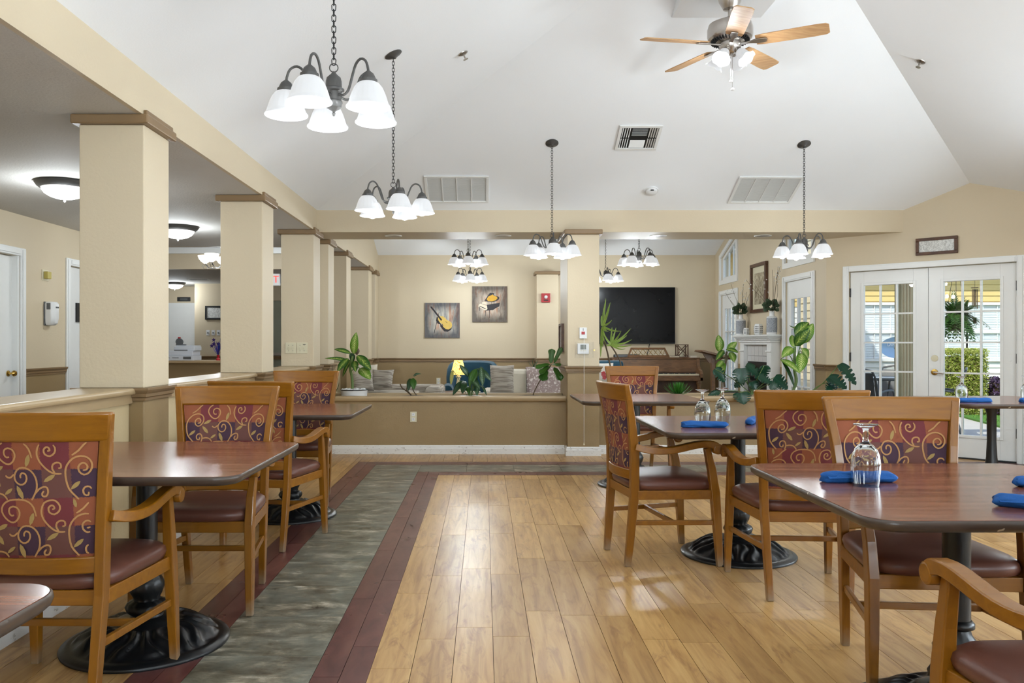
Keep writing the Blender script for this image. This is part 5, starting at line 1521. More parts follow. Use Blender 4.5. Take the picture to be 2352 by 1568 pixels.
mb = MB()
for dx, dz, r in ((-0.02, -0.01, 0.035), (0.04, -0.03, 0.04), (-0.01, -0.06, 0.03), (0.07, 0.0, 0.025)):
    mb.lathe([(0.001, 0.004), (r, 0.001), (r * 0.9, 0.0)], 12, rfun=lambda rr, z, a: rr * (1 + 0.2 * math.cos(5 * a)), cap=False)
    mb.xf(Matrix.Translation((dx, -0.061, dz)) @ Matrix.Rotation(R(90), 4, 'X'), len(mb.v) - 36)
mb.build('flower_print', M['red'], o)
tb = thing('cushion_seat', 'low blue seat behind the flowered cushion', 'seat', (p.x + 0.14, 11.85, 0))
ybox('base', M['darkwood'], -0.28, 0.28, -0.66, 0.25, 0, 0.42, tb, 0.02); ybox('pad', M['linen'], -0.28, 0.28, -0.70, 0.25, 0.42, 0.653, tb, 0.03); ybox('backrest', M['teal'], -0.28, 0.28, 0.15, 0.25, 0.645, 0.97, tb, 0.05)
# ------------------------------------------------------------------ fireplace and mantel
fpc = thing('fireplace', 'white fireplace with crown mantel and pale tiled surround', 'fireplace', (4.03, 11.80, 0))
Y0, Y1 = -0.76, 0.76
def fbox(nm, mat, d0, d1, y0, y1, z0, z1, bevel=0.003):
    return MB().box(-d1, -d0, y0, y1, z0, z1).build(nm, mat, fpc, bevel=bevel)
for k, (d, z0, z1) in enumerate(((0.215, 1.315, 1.34), (0.20, 1.30, 1.315), (0.185, 1.285, 1.30), (0.165, 1.265, 1.285), (0.145, 1.235, 1.265))):
    fbox('mantel_shelf' if k == 0 else 'mantel_moulding', M['white'], 0.0, d, Y0 + (0.215 - d), Y1 - (0.215 - d), z0, z1, 0.006)
for s in (-1, 1):
    fbox('pilaster', M['white'], 0.0, 0.125, min(s * 0.67, s * 0.50), max(s * 0.67, s * 0.50), 0.0, 1.235, 0.004)
    fbox('pilaster_cap', M['white'], 0.125, 0.140, min(s * 0.69, s * 0.48), max(s * 0.69, s * 0.48), 1.10, 1.12)
fbox('frieze', M['white'], 0.0, 0.125, -0.5, 0.5, 1.20, 1.235)
M['tilew'] = paint('pale_ceramic_tile', (206, 204, 202), 0.25, 0.04, 5)
M['grout'] = paint('dark_grout', (84, 80, 78), 0.8, 0.05)
fbox('grout_bed', M['grout'], 0.0, 0.06, -0.5, 0.5, 0.955, 1.20, 0)
fbox('grout_bed', M['grout'], 0.0, 0.06, -0.5, -0.44, 0.0, 0.955, 0); fbox('grout_bed', M['grout'], 0.0, 0.06, 0.44, 0.5, 0.0, 0.955, 0)
tw = 1.0 / 6
for i in range(6):
    for z0, z1 in ((1.04, 1.20), (0.955, 1.036)):
        fbox('tile', M['tilew'], 0.06, 0.068, -0.5 + tw * i + 0.003, -0.5 + tw * (i + 1) - 0.003, z0, z1, 0.002)
fbox('firebox', M['black'], 0.0, 0.02, -0.44, 0.44, 0.0, 0.955, 0)
fbox('screen_frame', M['black'], 0.06, 0.075, -0.44, 0.44, 0.88, 0.955)
for k in range(9): fbox('louver', M['black'], 0.045, 0.06, -0.42, 0.42, 0.80 - k * 0.075, 0.83 - k * 0.075)
t_ = NT('vase_pattern'); v = t_.coords('Object', (1, 1, 1))
vr = t_.n('TexVoronoi', {'Vector': v, 'Scale': 130.0}, feature='DISTANCE_TO_EDGE').outputs[0]
M['vasep'] = t_.surf(t_.principled(Base_Color=t_.mix(t_.ramp(vr, [(0.10, (0, 0, 0)), (0.16, (1, 1, 1))]), lin((176, 180, 186)), lin((92, 96, 106))), Roughness=0.5))
M['twig'] = paint('brown_twig', (92, 74, 56), 0.8, 0.1)
M['darkleaf'] = None
def leafmat(name, base, accent=None, mid=0.45, noise=0.0, edge=False, rough=0.38, tl=0.25):
    t = NT(name)
    uv = t.n('UVMap').outputs[0]
    s = t.n('SeparateXYZ', {0: uv})
    au = t.math('ABSOLUTE', t.math('SUBTRACT', s.outputs[0], 0.5))
    col = t.mix(t.noise(t.pos(), 9, 3), lin(tuple(int(x * 0.82) for x in base)), lin(base))
    if accent:
        vein = t.n('TexWave', {'Vector': t.n('CombineXYZ', {0: t.math('ADD', s.outputs[1], t.math('MULTIPLY', au, -0.6)), 1: 0.0, 2: 0.0}).outputs[0], 'Scale': 3.0, 'Distortion': 0.6}).outputs['Fac']
        m = t.math('ADD', t.math('MULTIPLY', t.math('SUBTRACT', mid, au), 4.0), t.math('MULTIPLY', t.math('SUBTRACT', t.math('ADD', vein, t.noise(t.pos(), 50, 3)), 1.0), 1.6), True)
        m = t.math('MULTIPLY', m, 1.0, True)
        col = t.mix(m, col, lin(accent))
    rib = t.math('SUBTRACT', 1.0, t.math('MULTIPLY', au, 40.0), True)
    col = t.mix(t.math('MULTIPLY', rib, 0.5), col, lin(tuple(min(255, int(x * 1.35) + 18) for x in (accent or base))))
    pr = t.principled(Base_Color=col, Roughness=rough)
    tr = t.n('BsdfTranslucent', {'Color': col}).outputs[0]
    return t.surf(t.n('MixShader', {0: tl, 1: pr, 2: tr}).outputs[0])
M['leaf_dief'] = leafmat('dumb_cane_leaf', (52, 104, 28), (180, 204, 96), 0.17)
M['leaf_pale'] = leafmat('pale_dumb_cane_leaf', (116, 168, 48), (212, 226, 140), 0.24, tl=0.4)
M['leaf_dark'] = leafmat('dark_green_leaf', (34, 70, 30))
M['leaf_mons'] = leafmat('monstera_leaf', (30, 74, 52), rough=0.28)
M['leaf_agl'] = leafmat('aglaonema_leaf', (46, 84, 44), (132, 156, 128), 0.16)
M['leaf_fid'] = leafmat('fiddle_leaf', (60, 108, 30))
M['leaf_drac'] = leafmat('dracaena_leaf', (176, 200, 100), (104, 150, 48), 0.22)
M['leaf_brom'] = leafmat('bromeliad_leaf', (66, 136, 42), rough=0.3)
M['leaf_yel'] = leafmat('yellowed_leaf', (176, 168, 84))
M['leaf_euc'] = leafmat('eucalyptus_leaf', (78, 100, 70), rough=0.6)
M['stem'] = paint('green_stem', (92, 116, 56), 0.5, 0.1)
M['bark'] = paint('brown_stem', (98, 82, 62), 0.8, 0.15, 30)
def leaf_mesh(base, tip, width, kind='oval', sag=0.12, fold=0.25, side=None, n=12):
    """A leaf blade from base to tip with its own fold and sag."""
    b, t = Vector(base), Vector(tip)
    d = t - b; L = d.length; d.normalize()
    up = Vector(side) if side is not None else Vector((0, -0.8, 0.6))
    w = d.cross(up)
    if w.length < 1e-3: w = d.cross(Vector((1, 0, 0)))
    w.normalize(); nr = w.cross(d).normalized()
    mb = MB(); g = []
    cols = (-1, -0.5, 0, 0.5, 1)
    if kind == 'monstera': n = 26
    for i in range(n + 1):
        f = i / n
        if kind == 'oval': h = math.sin(PI * f ** 0.85) ** 0.75
        elif kind == 'lance': h = math.sin(PI * f ** 0.6) ** 0.9
        elif kind == 'fiddle': h = (math.sin(PI * f ** 1.5) ** 0.6) * (0.75 + 0.25 * math.cos(6 * f))
        elif kind == 'strap': h = min(1, f / 0.08) * (1 - f) ** 0.55
        else: h = math.sin(PI * min(1, f * 0.92 + 0.06) ** 0.75) ** 0.7
        row = []
        for c in cols:
            k = h * width / 2
            if kind == 'monstera' and abs(c) > 0.4 and f > 0.22:
                ph = (f * 6.0 + (0.25 if c > 0 else 0)) % 1
                if ph < 0.28: k *= (0.45 if abs(c) == 1 else 0.62)
            off = -sag * L * (math.sin(PI * f) * -0.6 + f * f * 0.0) 
            p = b + d * (L * f) + w * (c * k) + nr * (off + fold * abs(c) * k)
            row.append(mb.vert(p, (0.5 + c * 0.5, f)))
        g.append(row)
    for i in range(n):
        for j in range(4): mb.face((g[i][j], g[i][j + 1], g[i + 1][j + 1], g[i + 1][j]))
    return mb
class Plant:
    def __init__(self, name, label, loc):
        self.t = thing(name, label, 'plant', loc); self.o = Vector(loc)
    def leaf(self, base, tip, width, mat, kind='oval', sag=0.12, fold=0.25, side=None):
        o = leaf_mesh(Vector(base) - self.o, Vector(tip) - self.o, width, kind, sag, fold, side).build('leaf', M[mat], self.t, 60)
        md = o.modifiers.new('thick', 'SOLIDIFY'); md.thickness = 0.0012
        return o
    def stem(self, pts, r, mat='stem'):
        return MB().tube([Vector(p) - self.o for p in smooth_line([tuple(p) for p in pts], 4)], r, 8).build('stem', M[mat], self.t, 60)
def zz(ox, oy, sc):                                       # points of a detail view of the photo
    return lambda x, y, Y: at(ox + x / sc, oy + y / sc, Y)
def vase(y, label, tall):
    t = thing('vase', label, 'vase', (3.915, y, 1.34))
    MB().lathe([(0.001, 0), (0.066, 0), (0.070, 0.006), (0.070, 0.028)], 28).build('foot_band', M['plastic'], t, 40)
    MB().lathe([(0.070, 0.028), (0.071, 0.225)], 36, cap=False).build('patterned_band', M['vasep'], t, 40)
    MB().lathe([(0.070, 0.225), (0.064, 0.240), (0.036, 0.252), (0.033, 0.262), (0.033, 0.312), (0.038, 0.318), (0.030, 0.318), (0.028, 0.25)], 28, cap=False).build('neck', M['plastic'], t, 40)
    rg = random.Random(int(y * 10))
    a = Plant('branch_bouquet', 'dark leaves and curly twigs in the ' + label, (3.915, y, 1.60))
    a.t['category'] = 'bouquet'
    O = Vector((3.915, y, 1.62))
    for k in range(9):
        an = rg.random() * 2 * PI
        sp = 0.10 + 0.22 * rg.random()
        H = 0.25 + 0.30 * rg.random() + (0.10 if tall else 0)
        pts = [O, O + Vector((math.cos(an) * sp * 0.3, math.sin(an) * sp * 0.3, H * 0.35)), O + Vector((math.cos(an) * sp * 0.8 - 0.02, math.sin(an + 0.4) * sp * 0.8, H * 0.7)), O + Vector((math.cos(an) * sp - 0.03, math.sin(an) * sp, H))]
        for q in pts: q.x = min(q.x, 4.0)
        MB().tube([p - a.o for p in smooth_line([tuple(p) for p in pts], 4)] if False else [Vector(p) - a.o for p in smooth_line([tuple(p) for p in pts], 4)], 0.0022, 5).build('twig', M['twig'], a.t, 60)
        if k % 2 == 0:
            mb = MB()
            for j in range(5):
                q = pts[2] + (pts[3] - pts[2]) * (j / 4) + Vector((rg.uniform(-.03, .03), rg.uniform(-.03, .03), rg.uniform(-.03, .03)))
                q.x = min(q.x, 4.01)
                mb.sphere(tuple(q - a.o), 0.008, 6, 4)
            stuff(mb.build('catkins', M['plastic'], a.t, 60))
    for k in range(60):
        an = rg.random() * 2 * PI; el = rg.uniform(-0.6, 1.3)
        dr = Vector((math.cos(an) * math.cos(el), math.sin(an) * math.cos(el), math.sin(el)))
        c = O + Vector((0, 0, 0.095)) + dr * rg.uniform(0.03, 0.08)
        tip = c + dr * 0.06
        if tip.x > 4.0: continue
        a.leaf(c, tip, 0.06, 'leaf_euc', 'oval', 0.1, 0.2, (rg.uniform(-1, 1), -1, rg.uniform(-1, 1)))
vase(11.12, 'patterned vase at the near end of the mantel', True)
vase(12.46, 'patterned vase at the far end of the mantel', False)
for y, s, l in ((12.16, 0.055, 'smaller white lattice lantern on the mantel'), (11.62, 0.078, 'larger white lattice lantern on the mantel')):
    t = thing('lattice_lantern', l, 'lantern', (3.90, y, 1.34))
    prof = [(0.6, 0), (0.75, 0.15), (0.9, 0.8), (0.9, 1.2), (0.72, 1.85), (0.6, 2.0)]
    MB().lathe([(r * s, z * s) for r, z in prof], 6, ang=R(20)).build('shell', M['plastic'], t, bevel=0.004)
    mb = MB()
    for fct in range(6):
        a0, a1 = R(20 + 60 * fct), R(80 + 60 * fct)
        for k in range(3):
            for q in range(4):
                u = (k + 0.5) / 3 * 0.8 + 0.1; z = s * (0.5 + q * 0.33)
                rr = s * 0.86 + 0.0022
                c = Vector((lerp(math.cos(a0), math.cos(a1), u) * rr, lerp(math.sin(a0), math.sin(a1), u) * rr, z))
                n_ = Vector((math.cos((a0 + a1) / 2), math.sin((a0 + a1) / 2), 0)); w_ = Vector((-n_.y, n_.x, 0)); r_ = s * 0.11
                c = c + n_ * s * 0.02
                mb.face([mb.vert(c + w_ * r_), mb.vert(c + Vector((0, 0, r_))), mb.vert(c - w_ * r_), mb.vert(c - Vector((0, 0, r_)))])
    stuff(mb.build('cutouts', M['greyplastic'], t))
t = thing('mantel_photo', 'small framed photo between the mantel lanterns', 'photo frame', (3.95, 11.90, 1.34))
ybox('frame', M['darkwood'], -0.008, 0.008, -0.05, 0.05, 0, 0.075, t, 0.002); ybox('photo', M['ivory'], -0.010, -0.008, -0.04, 0.04, 0.01, 0.065, t)

# ------------------------------------------------------------------ plants
D3 = zz(720, 520, 3.733)
p = Plant('dumb_cane', 'variegated dumb cane in a white enamel pot on the planter ledge', (D3(350, 1440, 9.24).x, 9.24, 0.612))
MB().lathe([(0.001, 0), (0.135, 0), (0.142, 0.004), (0.150, 0.078), (0.153, 0.082), (0.148, 0.084), (0.143, 0.078), (0.140, 0.07), (0.001, 0.07)], 36).build('pot', M['plastic'], p.t, 40)
MB().lathe([(0.1505, 0.076), (0.155, 0.08), (0.154, 0.086), (0.147, 0.087)], 36, cap=False).build('pot_rim', M['black'], p.t, 40)
mb = MB()
for k in range(60):
    a, r_ = k * 2.4, 0.13 * math.sqrt((k + .5) / 60)
    mb.sphere((r_ * math.cos(a), r_ * math.sin(a), 0.072), 0.014 + 0.006 * (k % 3), 6, 4)
stuff(mb.build('pebbles', M['plastic'], p.t, 60))
p.stem([D3(335, 1390, 9.24), D3(330, 1290, 9.24), D3(315, 1210, 9.22), D3(335, 1110, 9.2)], [0.016] * 12 + [0.010])
for b, tp, w, dy, mt, k in (((345, 1095), (368, 905), 75, -0.05, 'leaf_pale', 'oval'), ((322, 1088), (178, 1052), 46, 0.0, 'leaf_dief', 'oval'), ((290, 1150), (95, 1130), 40, -0.1, 'leaf_dief', 'lance'), ((300, 1130), (205, 1245), 66, -0.12, 'leaf_dief', 'oval'),
                            ((372, 1105), (495, 1232), 84, -0.1, 'leaf_dief', 'oval'), ((398, 1215), (490, 1312), 92, -0.16, 'leaf_pale', 'oval'), ((352, 1150), (362, 1245), 62, -0.1, 'leaf_dief', 'oval'), ((310, 1085), (345, 1155), 60, 0.08, 'leaf_dark', 'oval'), ((330, 1130), (250, 1290), 40, 0.1, 'leaf_dief', 'oval')):
    p.leaf(D3(*b, 9.2), D3(*tp, 9.2 + dy), w / 3.733 / 1880 * 9.2, mt, k, 0.10)
p.stem([D3(320, 1250, 9.2), D3(360, 1200, 9.14), D3(398, 1215, 9.05)], 0.005)
t = thing('pinecone_ornament', 'brown woven pinecone ornament perched in the dumb cane', 'ornament', D3(372, 1100, 9.27))
mb = MB()
for k in range(7): mb.lathe([(0.001, k * 0.011), (0.034 * math.sin(PI * (k + 1.2) / 9), k * 0.011 + 0.003), (0.030 * math.sin(PI * (k + 1.2) / 9), k * 0.011 + 0.012)], 10, ang=k * 0.3)
mb.build('scales', M['bark'], t)
MB().tube([(0, 0, 0.07), (0.004, 0, 0.10)], 0.004, 6).build('stalk', M['twig'], t)
D4 = zz(810, 800, 6.918)
sc4 = lambda w: w / 6.918 / 1880 * 9.24
p = Plant('plant_cutting', 'small rooted cutting with two drooping leaves in the planter', (D4(960, 740, 9.24).x, 9.24, 0.614))
p.stem([D4(930, 742, 9.24), D4(850, 670, 9.24), D4(790, 630, 9.24), D4(755, 565, 9.24)], 0.007, 'bark')
p.stem([D4(935, 742, 9.24), D4(880, 680, 9.22), D4(860, 640, 9.22), D4(900, 490, 9.22)], 0.006, 'bark'); p.stem([D4(1015, 742, 9.24), D4(960, 660, 9.24), D4(950, 560, 9.22), D4(970, 470, 9.22)], 0.006, 'bark')
p.leaf(D4(915, 475, 9.22), D4(885, 675, 9.15), sc4(80), 'leaf_dark', 'oval', 0.15); p.leaf(D4(955, 470, 9.22), D4(975, 655, 9.15), sc4(105), 'leaf_fid', 'oval', 0.15); p.leaf(D4(965, 440, 9.24), D4(1090, 402, 9.24), sc4(44), 'leaf_agl', 'lance', 0.3)
p = Plant('aglaonema', 'silvery green aglaonema clump in the middle of the planter', (D4(1850, 760, 9.24).x, 9.24, 0.614))
for b, tp, w, dy, mt in (((1842, 450), (1695, 258), 90, 0.02, 'leaf_agl'), ((1980, 315), (2210, 525), 95, -0.1, 'leaf_agl'), ((1965, 325), (1855, 605), 130, -0.1, 'leaf_fid'), ((2040, 290), (2065, 600), 110, -0.14, 'leaf_agl'), ((1760, 510), (1590, 745), 95, -0.12, 'leaf_dark'),
                         ((1785, 520), (1740, 722), 105, -0.16, 'leaf_dark'), ((1880, 478), (2020, 645), 105, -0.18, 'leaf_agl'), ((1985, 560), (1975, 755), 95, -0.2, 'leaf_agl'), ((2045, 590), (2130, 745), 46, -0.12, 'leaf_agl'), ((1590, 340), (1560, 585), 60, -0.05, 'leaf_yel'), ((1900, 420), (1950, 560), 110, 0.05, 'leaf_dark'), ((1830, 600), (1850, 730), 80, -0.1, 'leaf_fid'), ((2000, 400), (2100, 480), 80, 0.1, 'leaf_dark')):
    p.leaf(D4(*b, 9.24), D4(*tp, 9.24 + dy), sc4(w), mt, 'oval', 0.16)
    p.stem([D4(1860 + (b[0] - 1860) * 0.15, 755, 9.24), D4(1860 + (b[0] - 1860) * 0.6, (755 + b[1]) / 2 - 40, 9.25), D4(*b, 9.24)], 0.0035)
p = Plant('fiddle_leaf_fig', 'young fiddle-leaf fig leaning on a thin stem by the pillar', (D3(1885, 1440, 9.24).x, 9.24, 0.614))
p.stem([D3(1882, 1445, 9.24), D3(1915, 1370, 9.24), D3(1975, 1270, 9.22), D3(2040, 1180, 9.2)], 0.006, 'bark')
for b, tp, w, dy in (((2035, 1175), (2045, 1048), 95, 0.05), ((2060, 1175), (2132, 1035), 70, 0.0), ((2030, 1180), (1903, 1215), 75, -0.1), ((2020, 1195), (1940, 1265), 80, -0.16), ((1995, 1225), (1962, 1325), 125, -0.1), ((2060, 1205), (2125, 1322), 100, -0.1), ((2045, 1185), (2118, 1195), 70, -0.18), ((2040, 1190), (1985, 1260), 60, 0.1)):
    p.leaf(D3(*b, 9.2), D3(*tp, 9.2 + dy), w / 3.733 / 1880 * 9.2, 'leaf_fid', 'fiddle', 0.08)
E4 = zz(1280, 520, 3.734)
p = Plant('dracaena', 'striped dracaena with arching strap leaves beside the pillar', (1.55, 9.24, 0.614))
p.stem([(1.55, 9.24, 0.614), E4(545, 1190, 9.24), E4(510, 1100, 9.22), E4(460, 1020, 9.22)], 0.008, 'bark')
for tp, dy in (((632, 873), 0.0), ((640, 968), -0.1), ((645, 1012), -0.15), ((585, 1048), -0.18), ((548, 893), -0.1), ((505, 865), 0.05), ((395, 880), -0.1), ((410, 985), -0.2), ((470, 860), 0.12), ((600, 930), 0.08)):
    p.leaf(E4(460, 1015, 9.22), E4(*tp, 9.22 + dy), 0.030, 'leaf_drac', 'strap', -0.22, 0.3)
p.stem([(1.50, 9.26, 0.614), E4(430, 1080, 9.3), E4(390, 950, 9.3), E4(385, 860, 9.3)], 0.009, 'bark')
for tp, dy in (((418, 612), 0.0), ((456, 648), -0.06), ((446, 700), -0.1), ((400, 690), 0.05), ((552, 897), -0.15), ((372, 1125), -0.12), ((402, 985), -0.2), ((470, 800), -0.1), ((378, 760), -0.02), ((430, 760), 0.1), ((390, 1040), -0.16), ((440, 900), -0.2)):
    p.leaf(E4(386, 858, 9.3), E4(*tp, 9.3 + dy), 0.034, 'leaf_drac', 'strap', -0.18, 0.3)
p = Plant('bromeliad', 'bright green bromeliad rosette in the right planter', (2.19, 9.24, 0.614))
rg = random.Random(5)
for k in range(48):
    an, el = k * 2.4, R(25 + 58 * (k / 48))
    L_ = 0.20 - 0.04 * (k / 48)
    b = Vector((2.19, 9.24, 0.625)); d = Vector((math.cos(an) * math.cos(el), math.sin(an) * math.cos(el), math.sin(el)))
    p.leaf(b + d * 0.01, b + d * L_, 0.026, 'leaf_brom', 'strap', -0.15, 0.35, (0, 0, 1))
F5 = zz(1620, 520, 3.734)
s5 = lambda w, Y: w / 3.734 / 1880 * Y
p = Plant('dumb_cane', 'pale dumb cane in a dark pot beside the lectern', (F5(165, 1380, 10.6).x, 10.6, 0))
MB().lathe([(0.001, 0), (0.13, 0), (0.17, 0.55), (0.175, 0.60), (0.16, 0.60), (0.15, 0.54), (0.001, 0.54)], 28).build('pot', M['black'], p.t, 40)
p.stem([F5(165, 1375, 10.6), F5(160, 1280, 10.6), F5(178, 1150, 10.6), F5(180, 1070, 10.6)], [0.014] * 12 + [0.008], 'bark')
for b, tp, w, dy, mt in (((120, 1075), (112, 928), 80, 0.0, 'leaf_pale'), ((190, 1070), (272, 988), 66, -0.05, 'leaf_pale'), ((215, 1075), (248, 1165), 66, -0.1, 'leaf_pale'), ((130, 1150), (152, 1262), 66, -0.1, 'leaf_pale'), ((180, 1050), (282, 1082), 54, -0.12, 'leaf_dief'), ((160, 1060), (90, 1150), 50, -0.1, 'leaf_dief'), ((150, 1150), (90, 1230), 50, -0.14, 'leaf_pale')):
    p.leaf(F5(*b, 10.6), F5(*tp, 10.6 + dy), s5(w, 10.6), mt, 'oval', 0.1)
    p.stem([F5(178, 1180, 10.6), F5((178 + b[0]) / 2, (1150 + b[1]) / 2, 10.6), F5(*b, 10.6)], 0.004)
p = Plant('dumb_cane', 'tall pale dumb cane with curling leaves before the patio door', (3.46, 9.24, 0.614))
p.stem([(3.46, 9.24, 0.614), F5(780, 1330, 9.24), F5(765, 1230, 9.24), F5(765, 1030, 9.24)], [0.018] * 10 + [0.015, 0.013, 0.010])
for b, tp, w, dy, mt in (((768, 930), (888, 822), 100, 0.05, 'leaf_dief'), ((770, 1020), (898, 885), 105, -0.12, 'leaf_dief'), ((835, 1005), (925, 830), 90, 0.0, 'leaf_pale'), ((752, 1035), (745, 930), 70, 0.1, 'leaf_pale'), ((752, 1040), (655, 1120), 84, -0.1, 'leaf_pale'),
                         ((825, 1045), (880, 1140), 84, 0.05, 'leaf_pale'), ((830, 1085), (805, 1255), 100, -0.16, 'leaf_pale'), ((645, 1140), (815, 1262), 66, -0.2, 'leaf_pale'), ((655, 1145), (765, 1385), 34, -0.16, 'leaf_dark'), ((790, 1150), (850, 1240), 60, 0.12, 'leaf_pale'), ((775, 880), (748, 860), 90, 0.12, 'leaf_dief')):
    p.leaf(F5(*b, 9.24), F5(*tp, 9.24 + dy), s5(w, 9.24), mt, 'oval', 0.14)
for b in ((835, 1005), (825, 1045), (830, 1085), (645, 1140), (768, 930)):
    p.stem([F5(768, 1200, 9.24), F5((768 + b[0]) / 2 + 10, (1120 + b[1]) / 2 - 30, 9.24), F5(*b, 9.24)], 0.005)
p = Plant('monstera', 'dark split-leaf monstera sprawling over the right planter', (2.75, 9.24, 0.614))
for b, tp, w, dy in (((300, 1215), (310, 1350), 160, -0.05), ((350, 1185), (505, 1345), 110, 0.02), ((505, 1190), (490, 1300), 115, 0.08), ((590, 1295), (705, 1395), 140, -0.05), ((455, 1285), (565, 1345), 100, -0.1), ((80, 1220), (165, 1335), 120, 0.0), ((300, 1425), (330, 1525), 160, -0.38),
                     ((400, 1330), (430, 1400), 110, -0.05), ((600, 1340), (560, 1400), 110, -0.12), ((120, 1420), (20, 1455), 60, -0.1), ((330, 1310), (250, 1380), 90, 0.05)):
    p.leaf(F5(*b, 9.24 + min(0, dy * 0.8)), F5(*tp, 9.24 + dy), s5(w, 9.24), 'leaf_mons', 'monstera', 0.06, 0.18)
    p.stem([F5(400, 1440, 9.24), F5((400 + b[0]) / 2, (1440 + b[1]) / 2 - 20, 9.24), F5(*b, 9.24 + min(0, dy * 0.8))], 0.0045)
p = Plant('monstera', 'split-leaf monstera reaching in front of the door casing', (3.62, 9.24, 0.614))
for b, tp, w, dy in (((1150, 1180), (1290, 1360), 115, -0.1), ((1055, 1290), (1210, 1395), 145, -0.12), ((1100, 1350), (1040, 1420), 100, -0.1)):
    p.leaf(F5(*b, 9.05), F5(*tp, 9.05 + dy), s5(w, 9.05), 'leaf_mons', 'monstera', 0.06, 0.18)
    p.stem([(3.62, 9.24, 0.614), F5(1000, 1350, 9.1), F5(*b, 9.05)], 0.0045)
p = Plant('spider_plant', 'thin spider plant blades behind the switch-plate pillar', (-1.74, 9.33, 0.614))
for dx, dz, dy in ((0.02, 0.30, -0.05), (-0.05, 0.34, 0.0), (0.07, 0.26, 0.03), (-0.06, 0.22, -0.06), (0.10, 0.16, -0.04), (0.0, 0.38, 0.04)):
    p.leaf((-1.74, 9.33, 0.614), (-1.74 + dx, 9.33 + dy, 0.614 + dz), 0.012, 'leaf_dark', 'strap', -0.3, 0.3)
p = Plant('air_plant', 'spiky pale air plant behind the mauve blanket', (at(1225, 838, 11.5).x, 11.5, 0.885))
p.o = Vector((p.o.x, 11.42, 0.889)); p.t.location = p.o
for k in range(9):
    an = k * 2.4; el = R(30 + 6 * k)
    d = Vector((math.cos(an) * math.cos(el), math.sin(an) * math.cos(el), math.sin(el)))
    p.leaf(p.o, p.o + d * 0.13, 0.012, 'leaf_agl', 'strap', -0.2, 0.3, (0, 0, 1))

# ------------------------------------------------------------------ reception beyond the hall
rc = thing('reception_counter', 'reception counter with pale top and tan front', 'counter', (-4.9, 12.5, 0))
ybox('front_panel', M['tan'], -1.6, 1.3, 0.06, 0.12, 0.0, 0.915, rc); ybox('worktop', M['captan'], -1.65, 1.35, 0.0, 0.62, 0.915, 0.957, rc, 0.01); ybox('end_panel', M['tan'], 1.24, 1.30, 0.12, 0.58, 0, 0.915, rc)
M['printer'] = paint('printer_white', (214, 218, 226), 0.4, 0.03)
pr = thing('printer', 'white office printer on the reception counter', 'printer', (-4.74, 12.80, 0.957))
ybox('paper_tray', M['printer'], -0.27, 0.26, -0.16, 0.2, 0, 0.075, pr, 0.006)
for x in (-0.16, -0.02): ybox('tray_grip', M['greyplastic'], x - 0.05, x + 0.05, -0.163, -0.16, 0.035, 0.045, pr)
ybox('body', M['printer'], -0.22, 0.24, -0.14, 0.2, 0.077, 0.150, pr, 0.008); ybox('output_bay', M['greyplastic'], -0.05, 0.16, -0.143, -0.14, 0.152, 0.165, pr)
ybox('scanner', M['printer'], -0.06, 0.26, -0.12, 0.2, 0.150, 0.215, pr, 0.008); ybox('scanner_lid', M['printer'], -0.04, 0.25, -0.10, 0.2, 0.216, 0.232, pr, 0.006); ybox('side_vent', M['greyplastic'], 0.10, 0.22, -0.163, -0.16, 0.02, 0.06, pr)
tp = thing('tape_dispenser', 'grey tape dispenser on top of the printer', 'dispenser', (-4.80, 12.86, 1.189))
MB().lathe([(0.02, -0.02), (0.055, -0.02), (0.055, 0.02), (0.02, 0.02)], 24).xf(Matrix.Translation((0.02, 0, 0.056)) @ Matrix.Rotation(R(90), 4, 'X')).build('reel', M['greyplastic'], tp, 40)
ybox('stand', M['greyplastic'], -0.03, 0.12, -0.025, 0.025, 0, 0.02, tp, 0.004); ybox('knob', M['red'], 0.0, 0.035, -0.018, 0.018, 0.111, 0.13, tp, 0.004)
ct = thing('patriotic_centerpiece', 'red vase with blue and purple foil stars on the counter', 'centerpiece', (at(501, 820, 12.7).x, 12.7, 0.957))
MB().lathe([(0.001, 0), (0.032, 0), (0.034, 0.02), (0.018, 0.04), (0.022, 0.075), (0.026, 0.085), (0.001, 0.085)], 18).build('vase', M['red'], ct, 40)
foil = paint('blue_foil', (40, 70, 180), 0.25, 0.3, 40, metal=0.6, kind='obj'); foil2 = paint('purple_foil', (84, 60, 140), 0.25, 0.3, 40, metal=0.6, kind='obj')
rg = random.Random(3)
for k in range(22):
    an, el = rg.random() * 2 * PI, rg.uniform(R(35), R(88))
    d = Vector((math.cos(an) * math.cos(el), math.sin(an) * math.cos(el) * 0.6, math.sin(el))); L_ = rg.uniform(0.1, 0.27)
    s_ = MB().tube([(0, 0, 0.08), tuple(Vector((0, 0, 0.08)) + d * L_)], 0.0025 if k > 8 else 0.006, 5).build('foil_spray', foil if k % 2 else foil2, ct)
    if k in (3, 9, 14, 20):
        c = Vector((0, 0, 0.08)) + d * L_
        pts = [(math.cos(PI / 2 + PI * i / 5) * (0.035 if i % 2 == 0 else 0.015), math.sin(PI / 2 + PI * i / 5) * (0.035 if i % 2 == 0 else 0.015)) for i in range(10)]
        MB().prism(pts, -0.002, 0.002, 0, lambda a, b, h: (c.x + a, c.y + h, c.z + b)).build('foil_star', foil2, s_)
dr = sempty('door_4', 'grey-white office door beyond the reception')
ybox('leaf', M['white'], -7.15, -5.97, 17.47, 17.49, 0.01, 2.0, dr); ybox('casing', M['white'], -7.25, -5.9, 17.46, 17.5, 2.0, 2.09, dr); ybox('casing', M['white'], -7.25, -7.15, 17.46, 17.5, 0, 2.0, dr)
t = thing('office_plaque', 'small black name plaque above the office door', 'plaque', at(422.5, 687, 17.5))
